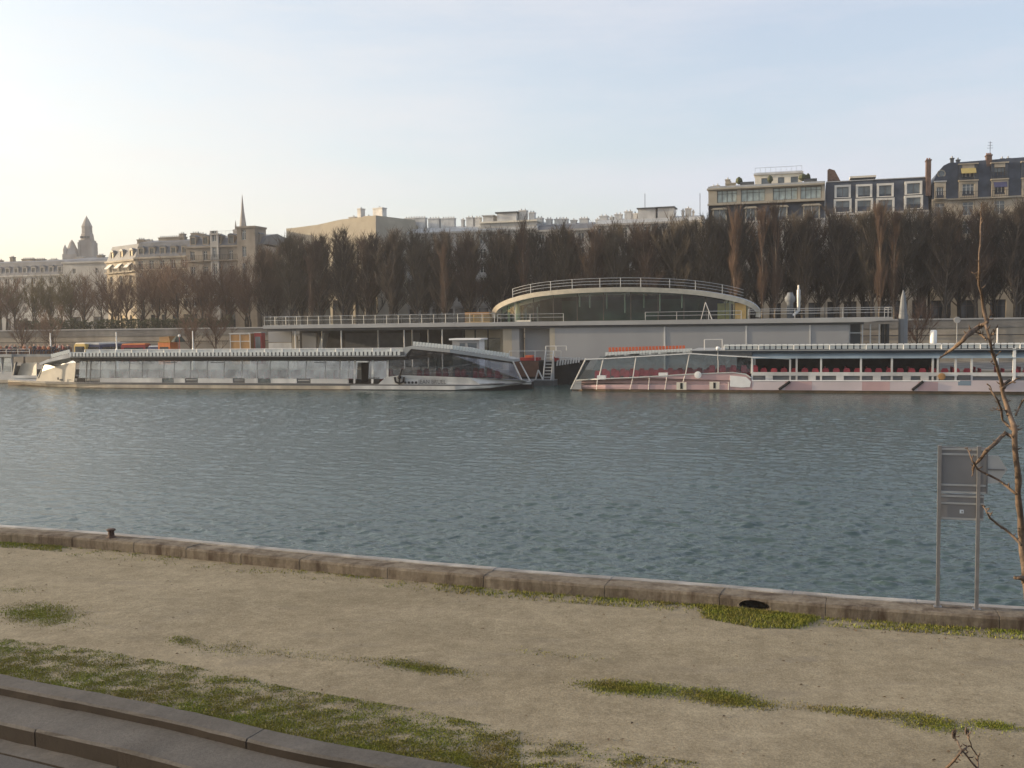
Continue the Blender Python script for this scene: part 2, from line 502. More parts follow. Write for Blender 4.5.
def smooth_path(pts, ext0, ext1, step=1.0):
    pts = [Vector((p[0], p[1])) for p in pts]
    d0 = (pts[0] - pts[1]).normalized(); d1 = (pts[-1] - pts[-2]).normalized()
    pts = [pts[0] + d0 * ext0] + [pts[0] + d0 * 8] + pts + [pts[-1] + d1 * 8] + [pts[-1] + d1 * ext1]
    for _ in range(2):                                    # corner cutting
        q = [pts[0]]
        for a, b in zip(pts[:-1], pts[1:]): q += [a * .75 + b * .25, a * .25 + b * .75]
        pts = q + [pts[-1]]
    out = [pts[0]]; acc = 0
    for a, b in zip(pts[:-1], pts[1:]):
        L = (b - a).length; t = step - acc
        while t <= L:
            out.append(a + (b - a) * (t / L)); t += step
        acc = L - (t - step)
    out.append(pts[-1])
    return out


def normals(path):
    ns = []
    for i in range(len(path)):
        d = path[min(i + 1, len(path) - 1)] - path[max(i - 1, 0)]
        d.normalize(); ns.append(Vector((-d.y, d.x)))
    return ns


def sweep(path, prof, m, closed=True, joints=0, jseed=1):
    """prof: list of (offset to the left of the path, z); joints: cut a groove every that many metres"""
    mb = MB(); k = mb.m(m); ns = normals(path); rows = []
    rr = random.Random(jseed)
    cx = sum(p[0] for p in prof) / len(prof); cz = sum(p[1] for p in prof) / len(prof)
    acc = 0; nxt = joints * .6 if joints else 1e9; wob = 0
    for i, (p, n) in enumerate(zip(path, ns)):
        if i: acc += (p - path[i - 1]).length
        if acc >= nxt and 0 < i < len(path) - 1:
            d = Vector((n.y, -n.x))
            for off, g in ((-.014, 0), (-.004, .011), (.004, .011), (.014, 0)):
                if off == .014: wob = rr.uniform(-.009, .009)
                rows.append([(*(p + d * off + n * (o + (g if o < cx else -g) * 1)), z - (g if z > cz else 0) + (wob if z > cz else 0)) for o, z in prof])
            nxt += joints * rr.uniform(.75, 1.3)
        else:
            rows.append([(*(p + n * (o + (rr.uniform(-.006, .006) if joints else 0))), z + (wob + rr.uniform(-.005, .005) if joints and z > cz else 0)) for o, z in prof])
    n = len(prof)
    for r in rows: mb.v += r
    for i in range(len(rows) - 1):
        for j in range(n if closed else n - 1):
            j2 = (j + 1) % n
            mb.f.append([i * n + j, (i + 1) * n + j, (i + 1) * n + j2, i * n + j2]); mb.mi.append(k)
    if closed:
        mb.f.append(list(range(n))); mb.mi.append(k)
        mb.f.append([len(rows) * n - n + q for q in reversed(range(n))]); mb.mi.append(k)
    return mb


edge_px = [(0, 542), (110, 550), (250, 565), (500, 590), (697, 605), (812, 617), (1024, 632)]
EDGE = smooth_path([at_z(x, y, GZ) for x, y in edge_px], 260, 260, .35)
step_px = [(0, 676), (100, 695), (200, 715), (300, 740), (400, 757), (450, 766)]
STEP = smooth_path([at_z(x, y, GZ) for x, y in step_px], 220, 220, .35)

import numpy as np
wr = np.random.default_rng(4)
rows = [16.0]
while rows[-1] < 150: rows.append(rows[-1] + max(.06, .0024 * rows[-1]))
rows = np.array(rows)
colx = np.concatenate([np.linspace(-1.6, -.56, 120, endpoint=False), np.linspace(-.56, .56, 1150), np.linspace(.56, 1.6, 121)[1:]])
YY, KK = np.meshgrid(rows, colx, indexing='ij'); XX = KK * YY
ZZ = np.zeros_like(XX); sl = 0
for i in range(90):
    lam = .17 * (11.0 ** wr.random() ** 1.6); an = 1.25 + wr.normal(0, .5); k_ = 2 * PI / lam
    amp = .0062 * lam / (1 + (lam / 1.35) ** 2) * (.6 + .8 * wr.random()); ph = wr.random() * 6.28
    ramp_ = np.clip((lam - .0030 * YY) / (.004 * YY + .03), 0, 1)      # waves finer than the mesh fade out with distance
    th = k_ * (XX * math.cos(an) + YY * math.sin(an)) + ph
    ZZ += amp * ramp_ * (np.sin(th) + .25 * np.sin(2 * th + .6))
gust = .75 + .35 * np.sin(XX * .05 + 1.3 * np.sin(YY * .07)) * np.sin(YY * .045 + XX * .02)
ZZ *= gust
nr, nc = XX.shape
wme = bpy.data.meshes.new('river_water')
vv = np.stack([XX, YY, ZZ], -1).reshape(-1, 3).astype(np.float32)
idx = np.arange(nr * nc).reshape(nr, nc)
q = np.stack([idx[:-1, :-1], idx[:-1, 1:], idx[1:, 1:], idx[1:, :-1]], -1).reshape(-1, 4).astype(np.int32)
wme.vertices.add(len(vv)); wme.vertices.foreach_set('co', vv.ravel())
wme.loops.add(q.size); wme.loops.foreach_set('vertex_index', q.ravel())
wme.polygons.add(len(q)); wme.polygons.foreach_set('loop_start', np.arange(0, q.size, 4, dtype=np.int32))
wme.polygons.foreach_set('use_smooth', np.ones(len(q), dtype=bool))
wme.update(calc_edges=True); wme.validate()
wme.materials.append(M['water'])
wo = bpy.data.objects.new('river_water', wme); COL.objects.link(wo); wo['kind'] = 'structure'
wq = MB(); wq.face([(-585, -70, -.45), (585, -70, -.45), (585, 560, -.45), (-585, 560, -.45)], 'water')
structure(wq, 'distant_water')

# gravel quay: strip between the road steps and the coping, slightly uneven
gm = MB(); k = gm.m('gravel')


def strip_between(mb, A, B, zA, zB, k, n=26):
    """A (near) and B (far) resampled by x, n rows between"""
    def yx(path, x):
        for a, b in zip(path[:-1], path[1:]):
            if a.x <= x <= b.x: return a.y + (b.y - a.y) * (x - a.x) / max(1e-6, b.x - a.x)
        return path[0].y if x < path[0].x else path[-1].y
    xs = [-180, -120, -80, -50, -35] + [-28 + .8 * i for i in range(66)] + [35, 50, 80, 120, 180]
    i0 = len(mb.v)
    for x in xs:
        ya, yb = yx(A, x), yx(B, x)
        for j in range(n + 1):
            t = j / n; y = ya + (yb - ya) * t
            hgt = noise.noise(Vector((x * .25, y * .5, 3))) * .045 + noise.noise(Vector((x * .9, y * 1.3, 9))) * .012
            mb.v.append((x, y, zA + (zB - zA) * t + hgt * math.sin(PI * t)))
    for i in range(len(xs) - 1):
        for j in range(n):
            q = i0 + i * (n + 1) + j
            mb.f.append([q, q + n + 1, q + n + 2, q + 1]); mb.mi.append(k)
    return yx


yx = strip_between(gm, STEP, [p + n_ * .05 for p, n_ in zip(EDGE, normals(EDGE))], GZ, GZ, k)
gravel = structure(gm, 'gravel_quay', True)

# quay wall with its coping
qw = thing('quay_wall', 'low stone quay wall with worn coping along the near water edge', 'wall', loc=(0, 0, 0))
cop = sweep(EDGE, [(0, GZ - .2), (.0, GZ + .215), (.035, GZ + .262), (.30, GZ + .27), (.60, GZ + .25), (.60, GZ - .2)], 'coping', True, 2.3).build('coping', qw)
sweep(EDGE, [(.60, GZ - .2), (.602, GZ + .275), (.86, GZ + .265), (.885, GZ + .235), (.885, GZ - .2)], 'edge', True, 3.1, 5).build('outer_edge', qw)
sweep(EDGE, [(-.05, -1.2), (-.05, GZ - .205), (.86, GZ - .205), (.93, -1.2)], 'quay_wall', True).build('wall', qw)
# drain hole cut through the coping face
c = at_z(751, 608.5, GZ + .12)
ci = min(range(len(EDGE)), key=lambda i: (EDGE[i] - Vector((c.x, c.y))).length)
cn = normals(EDGE)[ci]
cut = MB(); cut.lathe((0, 0, 0), [(.001, -.3), (1, -.299), (1, .38), (.001, .381)], 'dark', 20)
co = cut.build('drain_cutter'); co.scale = (.31, .12, 1)
dd = Vector((cn.y, -cn.x, 0))
co.matrix_world = Matrix(((dd.x * .31, 0, cn.x, EDGE[ci].x), (dd.y * .31, 0, cn.y, EDGE[ci].y), (0, .12, 0, GZ + .10), (0, 0, 0, 1)))
bm_ = cop.modifiers.new('b', 'BOOLEAN'); bm_.operation = 'DIFFERENCE'; bm_.object = co; bm_.solver = 'EXACT'
bpy.context.view_layer.update()
dg = bpy.context.evaluated_depsgraph_get()
me = bpy.data.meshes.new_from_object(cop.evaluated_get(dg))
cop.modifiers.clear(); cop.data = me
bpy.data.objects.remove(co)

# steps down to the road
rk = thing('stepped_kerb', 'grey stone kerb in two steps between grass and road', 'kerb', loc=(0, 0, 0))
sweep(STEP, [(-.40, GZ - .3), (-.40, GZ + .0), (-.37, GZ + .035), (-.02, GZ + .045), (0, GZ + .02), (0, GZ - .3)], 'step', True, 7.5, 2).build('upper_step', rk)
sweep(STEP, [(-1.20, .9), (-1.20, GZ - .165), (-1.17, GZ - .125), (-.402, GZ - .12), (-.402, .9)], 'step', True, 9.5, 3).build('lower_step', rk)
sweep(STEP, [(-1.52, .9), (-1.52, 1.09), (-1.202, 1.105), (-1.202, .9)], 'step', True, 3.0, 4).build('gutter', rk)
rd = MB(); k = rd.m('asphalt')
xs = [-180, -100, -60, -40] + [-30 + 1.5 * i for i in range(40)] + [45, 60, 100, 180]
off = [p + n_ * -1.53 for p, n_ in zip(STEP, normals(STEP))]
for x in xs:
    rd.v += [(x, yx(off, x), 1.07), (x, 1.0, 1.07)]
for i in range(len(xs) - 1):
    rd.f.append([2 * i, 2 * i + 1, 2 * i + 3, 2 * i + 2]); rd.mi.append(k)
structure(rd, 'road')
ln = sweep(STEP, [(-2.45, 1.074), (-2.22, 1.074)], 'line', False)
structure(ln, 'road_marking')
ut = MB(); ut.box(-180, 180, -60, .95, -1.5, 5.9, 'quay_wall')
structure(ut, 'upper_quay_pavement')

# ------------------------------------------------------------------ grass
gr = MB(); kg = gr.m('grass')
GX0 = -60
TS = [yx(STEP, GX0 + i * .25) for i in range(481)]; TE = [yx([p_ + n_ * .05 for p_, n_ in zip(EDGE, normals(EDGE))], GX0 + i * .25) for i in range(481)]


def ground_lift(x, y):
    i = max(0, min(480, int((x - GX0) * 4 + .5)))
    t_ = max(0, min(1, (y - TS[i]) / (TE[i] - TS[i])))
    return (noise.noise(Vector((x * .25, y * .5, 3))) * .045 + noise.noise(Vector((x * .9, y * 1.3, 9))) * .012) * math.sin(PI * t_)



def blade(p, h, wd):
    a = RND.uniform(0, 2 * PI); dx, dy = math.cos(a) * wd, math.sin(a) * wd
    p = Vector((p.x, p.y, p.z + ground_lift(p.x, p.y)))
    lx, ly = RND.uniform(-.6, .6) * h, RND.uniform(-.6, .6) * h
    i = len(gr.v)
    gr.v.extend([(p.x - dx, p.y - dy, p.z - .01), (p.x + dx, p.y + dy, p.z - .01), (p.x + lx, p.y + ly, p.z + h)])
    gr.f.append([i, i + 1, i + 2]); gr.mi.append(kg)


def lerp_tab(tab, x):
    for (a, ya), (b, yb) in zip(tab[:-1], tab[1:]):
        if a <= x <= b: return ya + (yb - ya) * (x - a) / (b - a)
    return tab[0][1] if x < tab[0][0] else tab[-1][1]


def sow(n, fx, fy, thr, hmin=.02, hmax=.06, ns=1.3, seed=0, soft=.16):
    for _ in range(n):
        px, t = fx(), RND.random()
        py, dens = fy(px, t)
        p = at_z(px, py, GZ)
        q = noise.noise(Vector((p.x * ns, p.y * ns * 1.5, seed))) * .6 + noise.noise(Vector((p.x * 4, p.y * 5, seed + 5))) * .4
        if q + dens < thr + RND.gauss(0, soft): continue
        blade(p, RND.uniform(hmin, hmax), RND.uniform(.007, .016))


low = [(-120, 655)] + step_px + [(700, 812), (1100, 860)]
up = [(-120, 622), (0, 638), (100, 650), (200, 668), (300, 690), (400, 706), (500, 728), (600, 746), (700, 764), (900, 800)]


def band(px, t):
    a, b = lerp_tab(up, px), lerp_tab(low, px)
    return a + (b - a) * t, (.40 * math.sin(PI * min(1, t * .62 + .12)) - (.25 if px > 520 else 0) - max(0, px - 300) * .0003)


sow(230000, lambda: RND.uniform(-60, 700), band, .46, .010, .028, 2.2, 0, .34)
sow(16000, lambda: RND.uniform(-60, 620), lambda px, t: (lerp_tab(low, px) - 1 - t * t * 12, .25), .18, .015, .04)


def foot(amp, depth):
    def f(px, t):
        y0 = lerp_tab(edge_px, px) + .5
        return y0 + t * t * depth(px), amp(px)
    return f


sow(9000, lambda: RND.uniform(690, 835), foot(lambda px: .75 - ((px - 757) / 62) ** 2 * .9, lambda px: 17 - abs(px - 755) * .09), .15, .03, .09)
sow(9000, lambda: RND.uniform(430, 1024), foot(lambda px: .22, lambda px: 8), .15, .03, .07)
sow(2600, lambda: RND.uniform(-20, 62), foot(lambda px: .4, lambda px: 5), .15, .03, .07)
sow(4500, lambda: RND.uniform(60, 430), foot(lambda px: .05, lambda px: 9), .2, .02, .05)
for cx, cy, rx, ry, sl, n in ((40, 614, 46, 11, .05, 5500), (420, 668, 52, 6, .13, 2600), (628, 690, 46, 7, .07, 3800), (720, 699, 52, 8, .12, 4200),
                              (850, 712, 60, 5, .1, 1500), (925, 722, 60, 8, .16, 2600), (990, 726, 30, 5, .1, 1000), (185, 640, 18, 5, .1, 500), (225, 648, 60, 9, .1, 500), (300, 655, 60, 6, .1, 250),
                              (560, 655, 60, 4, .1, 150), (10, 590, 40, 4, 0, 250)):
    for _ in range(int(n * 1.6)):
        a = RND.gauss(0, .5); b = RND.gauss(0, .5)
        p = at_z(cx + a * rx, cy + b * ry + a * rx * sl, GZ)
        if noise.noise(Vector((p.x * 2.2, p.y * 2.6, 2))) * .6 + (.62 if cx in (628, 720) else .36) - (a * a + b * b) * .35 < RND.gauss(0, .26): continue
        blade(p, RND.uniform(.010, .032), RND.uniform(.007, .015))
lf = MB(); lr_ = random.Random(21); m_leaf = mat('dead_leaf', (.085, .055, .03), .8, var=.5, scale=9)
for _ in range(420):
    px = lr_.uniform(-60, 1080); near = lr_.random() < .55
    y_ = lerp_tab(edge_px, px) + abs(lr_.gauss(0, 9)) + 1 if near else lr_.uniform(lerp_tab(edge_px, px) + 4, min(790, lerp_tab(low, px)))
    p = at_z(px, y_, GZ); a = lr_.uniform(0, 6.28); L_ = lr_.uniform(.018, .045); up_ = lr_.uniform(.004, .02)
    d1 = Vector((math.cos(a), math.sin(a), 0)) * L_; d2 = Vector((-math.sin(a), math.cos(a), 0)) * L_ * .45
    z_ = Vector((0, 0, .012 + ground_lift(p.x, p.y)))
    lf.face([p - d1 + z_, p + d2 + z_ + Vector((0, 0, up_)), p + d1 + z_, p - d2 + z_ + Vector((0, 0, up_ * .5))], m_leaf)
lo_ = lf.build('leaf_litter'); tag(lo_, 'scattered dead leaves on the gravel quay', 'leaves', kind='stuff')
go = gr.build('grass'); tag(go, 'thin mossy grass tufts on the gravel quay', 'grass', kind='stuff')

# ------------------------------------------------------------------ bollard, sign, foreground tree
ns_ = normals(EDGE)


def edge_at(px, off):
    def scr(i):
        q = EDGE[i] + ns_[i] * off
        if q.y < 5: return 1e9
        c = ROT.transposed() @ (Vector((q.x, q.y, GZ + .25)) - CAM)
        return abs(512 + FPX * c.x / -c.z - px)
    best = min(range(len(EDGE)), key=scr)
    return EDGE[best] + ns_[best] * off, ns_[best]


p, n_ = edge_at(112, .32)
t = thing('mooring_bollard', 'short rusty iron mooring bollard on the quay coping', 'bollard', loc=(p.x, p.y, GZ + .255))
b = MB(); b.lathe((0, 0, 0), [(.13, 0), (.13, .03), (.085, .045), (.08, .17), (.09, .20)], 'rust', 14); b.build('shaft', t, True)
b = MB(); b.lathe((0, 0, 0), [(.09, .20), (.115, .205), (.12, .235), (.10, .25), (.03, .256)], 'rust', 14); b.build('cap', t, True)

p1, n1 = edge_at(946.5, .42); p2, n2 = edge_at(977.5, .42)
e_ = (p2 - p1).normalized()
sf = Frame((p1.x, p1.y), math.atan2(e_.y, e_.x), GZ + .255)
t = thing('river_sign', 'grey back of a river sign on two posts on the coping', 'sign', sf)
L = (p2 - p1).length
zt = sf.z(946, 447); zb = sf.z(946, 520); zm = sf.z(946, 494)
x0 = sf.u(939, 0, 480); x1 = sf.u(988, 0, 480)
for x in (0, L):
    b = MB(); b.box(x - .032, x + .032, -.03, .03, -.02, zt + .03, 'post'); b.box(x - .075, x + .075, -.07, .07, -.02, .02, 'post'); b.build('post', t)
b = MB(); b.box(x0, x1, .05, .07, zm + .02, zt, 'sign_back')
for z in (zm + .02, zm + .16, zt - .16, zt - .06): b.box(x0, x1, .032, .05, z, z + .035, 'steel')
for x in (x0, x1 - .03): b.box(x, x + .03, .03, .05, zm + .02, zt, 'post')
b.build('upper_board', t)
b = MB(); b.box(x0, x1 - .06, .05, .07, zb, zm, 'sign_back')
for z in (zb + .01, zm - .20, zm - .06): b.box(x0, x1 - .06, .032, .05, z, z + .035, 'steel')
lb = b.build('lower_board', t)
b = MB(); sx, sz = sf.uz(962, 512); b.box(sx - .035, sx + .035, .043, .049, sz - .035, sz + .035, 'sticker'); b.box(sx - .005, sx + .018, .040, .042, sz - .02, sz + .015, 'post'); b.build('sticker', lb)
b = MB()
ax = [sf.uz(q, r) for q, r in ((986, 484), (999, 484), (1008, 470), (999, 456), (986, 456))]
b.prism(ax, .075, .095, 'steel'); za = (ax[0][1] + ax[3][1]) / 2; b.box(x0 + .2, ax[2][0] - .05, .055, .074, za - .015, za + .015, 'post')
b.build('arrow_panel', t)

# bare tree close to the camera at the frame's right side
TD = 7.0


def tp(px, py, d=TD): return at_y(px, py, d)


rootp = at_y(1085, 1500, TD); base_pt = Vector((at_y(1075, 900, TD).x, TD + .3, 1.07))
t = thing('bare_tree', 'close bare pollarded tree with stubby lit branches beside the sign', 'tree', loc=base_pt)


def T(pts): return [Vector(q) - base_pt for q in pts]


b = MB()
b.tube(T([base_pt - Vector((0, 0, .1)), base_pt + Vector((.02, 0, .3)), base_pt + Vector((0, 0, 1.6)), tp(1062, 900), tp(1046, 740), tp(1034, 640), tp(1026, 575)]),
       [.13, .11, .085, .065, .048, .037, .030], 'bark_lit', 10)
b.build('trunk', t, True)


def limb(pp, rr, d=TD, jit=.0):
    m_ = MB(); pts = []; rs = []
    for i in range(len(pp) - 1):
        for s_ in range(5):
            f_ = s_ / 5
            q = tp(pp[i][0] + (pp[i + 1][0] - pp[i][0]) * f_, pp[i][1] + (pp[i + 1][1] - pp[i][1]) * f_, d + .12 * math.sin(i * 1.7 + f_ * 1.7))
            pts.append(q + Vector((noise.noise(q * 7), noise.noise(q * 7 + Vector((5, 0, 0))), 0)) * .011)
            rs.append((rr[i] + (rr[i + 1] - rr[i]) * f_) * .84 * (1 + .28 * noise.noise(q * 16)))
    pts.append(tp(*pp[-1], d)); rs.append(rr[-1])
    m_.tube(T(pts), rs, 'bark_lit', 9)
    br = random.Random(int(pp[0][0] * 7 + pp[-1][1]))
    for j in range(2, len(pts) - 1):                       # buds and short spurs grow out of the bark
        if br.random() < .5:
            q = T([pts[j]])[0]; a = br.uniform(0, 6.28); sp_ = br.uniform(.012, .035) + rs[j]
            dv = Vector((math.cos(a), -.4 * abs(math.sin(a)), math.sin(a) * .6 + .5)).normalized()
            m_.tube([q, q + dv * sp_ * .7, q + dv * sp_ + Vector((0, 0, .006))], [rs[j] * .55, .0045, .0015], 'bark_lit', 6)
    return m_


l1 = limb([(1026, 575), (1021, 540), (1018, 480), (1015, 430), (1009, 412), (1002, 385), (993, 352), (986, 325)], [.030, .027, .024, .021, .022, .016, .013, .012])
l1.build('limb', t, True)
limb([(986, 326), (983, 308), (979, 285), (979, 255), (981, 225), (982, 203)], [.016, .012, .012, .008, .0065, .003]).build('limb', t, True)
limb([(987, 322), (978, 327), (970, 333), (963, 341), (953, 349), (940, 358)], [.013, .019, .022, .018, .013, .005]).build('limb', t, True)
limb([(1014, 438), (1005, 433), (998, 440), (985, 452), (974, 466), (972, 476)], [.014, .015, .016, .015, .010, .004]).build('limb', t, True)
for pp, rr in (([(1017, 494), (998, 480), (977, 469), (972, 459), (967, 447)], [.012, .010, .008, .006, .003]),
               ([(1021, 545), (1006, 530), (990, 518), (986, 511), (982, 505)], [.012, .010, .009, .006, .004]),
               ([(1015, 432), (1003, 420), (1000, 405), (994, 394), (987, 384)], [.010, .009, .010, .009, .005]),
               ([(1000, 410), (995, 409), (992, 411)], [.006, .004, .003]),
               ([(1003, 388), (1010, 383), (1018, 378)], [.009, .008, .004]),
               ([(1016, 415), (1021, 404), (1027, 396)], [.010, .008, .007]),
               ([(985, 338), (978, 333), (972, 331)], [.009, .008, .006]),
               ([(986, 340), (992, 334), (996, 328)], [.008, .006, .003]),
               ([(986, 325), (989, 318), (991, 311)], [.008, .005, .003]),
               ([(991, 362), (996, 356), (1001, 351)], [.007, .005, .003]),
               ([(979, 283), (976, 277), (975, 273)], [.007, .005, .003]),
               ([(1040, 640), (1030, 600), (1024, 578), (1015, 578)], [.03, .022, .024, .012])):
    limb(pp, rr).build('twig', t, True)
for pp, rr in (([(1050, 1010), (1000, 850), (946, 768), (962, 750), (970, 746)], [.03, .02, .0105, .009, .005]),
               ([(1050, 950), (1000, 810), (978, 768), (961, 750), (957, 741), (954, 736)], [.025, .014, .0075, .006, .0055, .004]),
               ([(978, 768), (977, 757), (971, 745), (968, 737), (966, 730)], [.007, .006, .0045, .005, .003])):
    limb(pp, rr, TD - .6).build('twig', t, True)
for px, py in ((953, 733), (955, 732), (966, 730), (968, 733)):
    b = MB()
    c = T([tp(px, py, TD - .6)])[0]
    b.tube([c + Vector((0, 0, -.03)), c, c + Vector((.004, 0, .025))], [.004, .010, .002], 'bark_lit', 6); b.build('bud', t, True)

# ------------------------------------------------------------------ far bank ground
ff = Frame((0, 112), FA)
pg = MB(); pg.box(-420, 420, 10.1, 36.5, -1.5, 1.4, 'quay_wall'); o = pg.build('port_pavement'); o.location = ff.o; o.rotation_euler = (0, 0, FA); o['kind'] = 'structure'
us = MB(); us.box(-420, 420, 34.6, 380, -1.0, 6.2, 'quay_wall'); o = us.build('upper_street'); o.location = ff.o; o.rotation_euler = (0, 0, FA); o['kind'] = 'structure'
# the box of the street overlaps the port only inside the wall, its face is covered by the wall below
WF = Frame((0, 147), FA, 1.4)
t = thing('embankment_wall', 'long grey stone embankment wall below the far street', 'wall', WF)
b = MB(); b.box(-300, 300, -.9, -.02, -.1, 4.3, 'quay_tan'); b.build('wall', t)
b = MB(); b.box(-300, 300, -1.0, 0, 4.302, 4.55, 'quay_wall'); b.build('string_course', t)
b = MB(); b.box(-300, 300, -.85, -.1, 4.552, 5.35, 'quay_wall'); b.box(-300, 300, -.95, -.02, 5.352, 5.55, 'concrete'); b.build('parapet', t)
b = MB(); b.tube([(-300, -1.15, 3.4), (300, -1.15, 3.4)], .06, 'iron', 6)
for i in range(150): b.tube([(-300 + i * 4, -1.15, 3.4), (-300 + i * 4, -.9, 3.4)], .04, 'iron', 4)
b.build('rail', t)


# ------------------------------------------------------------------ building kit
def facade(mb, w, z0, z1, ops, m, depth=.22, y=0.0):
    xs = sorted({0, w, *[q for o in ops for q in (o[0], o[1])]}); zs = sorted({z0, z1, *[q for o in ops for q in (o[2], o[3])]})
    for xa, xb in zip(xs[:-1], xs[1:]):
        for za, zb in zip(zs[:-1], zs[1:]):
            cx, cz = (xa + xb) / 2, (za + zb) / 2
            if any(o[0] < cx < o[1] and o[2] < cz < o[3] for o in ops): continue
            mb.face([(xa, y, za), (xb, y, za), (xb, y, zb), (xa, y, zb)], m)
    for a, b_, c_, d_ in ops:
        mb.face([(a, y, c_), (b_, y, c_), (b_, y + depth, c_), (a, y + depth, c_)], m)
        mb.face([(b_, y, d_), (a, y, d_), (a, y + depth, d_), (b_, y + depth, d_)], m)
        mb.face([(a, y, d_), (a, y, c_), (a, y + depth, c_), (a, y + depth, d_)], m)
        mb.face([(b_, y, c_), (b_, y, d_), (b_, y + depth, d_), (b_, y + depth, c_)], m)


_wc = {}


def win_meshes(w, h, fm, pm, bars=1):
    key = (round(w, 2), round(h, 2), fm, pm, bars)
    if key not in _wc:
        a = MB(); fw = .07
        a.box(0, fw, 0, .08, 0, h, fm); a.box(w - fw, w, 0, .08, 0, h, fm)
        a.box(fw, w - fw, 0, .08, 0, fw, fm); a.box(fw, w - fw, 0, .08, h - fw, h, fm)
        for i in range(bars):
            x = w * (i + 1) / (bars + 1); a.box(x - .04, x + .04, .005, .075, fw, h - fw, fm)
        if h > 1.7: a.box(fw, w - fw, .01, .07, h * .72, h * .72 + .05, fm)
        p_ = MB(); p_.box(.02, w - .02, .085, .11, .02, h - .02, pm)
        _wc[key] = (a.mesh('window'), p_.mesh('pane'))
    return _wc[key]


def window(parent, x, y, z, w, h, fm='frame_white', pm='pane', bars=1):
    a, p_ = win_meshes(w, h, fm, pm, bars)
    o = part(a, 'window', parent, (x, y, z)); part(p_, 'pane', o)
    return o


def rail_mb(x0, x1, y0, y1, z, h=1.0, m='iron', sp=.35, slab='stone'):
    b = MB()
    if slab: b.box(x0, x1, y0, y1, z - .16, z, slab)
    b.box(x0, x1, y0 + .02, y0 + .07, z + h - .05, z + h, m)
    n = max(2, int((x1 - x0) / sp))
    for i in range(n + 1):
        x = x0 + .03 + (x1 - x0 - .06) * i / n
        b.box(x - .02, x + .02, y0 + .03, y0 + .06, z, z + h - .05, m)
    b.box(x0, x1, y0 + .035, y0 + .055, z + .08, z + .14, m)
    return b


def chimney(parent, x, y, z, w, d, h, m='chim_white', pots=4, pm='pot'):
    b = MB(); b.box(x - w / 2, x + w / 2, y - d / 2, y + d / 2, z, z + h, m); b.box(x - w / 2 - .08, x + w / 2 + .08, y - d / 2 - .08, y + d / 2 + .08, z + h + .002, z + h + .18, m)
    for i in range(pots):
        px_ = x - w / 2 + w * (i + .5) / pots
        b.lathe((px_, y, z + h + .181), [(.14, 0), (.11, .26), (.13, .3)], pm if m == 'brick' else 'zinc', 7)
    return b.build('chimney', parent)


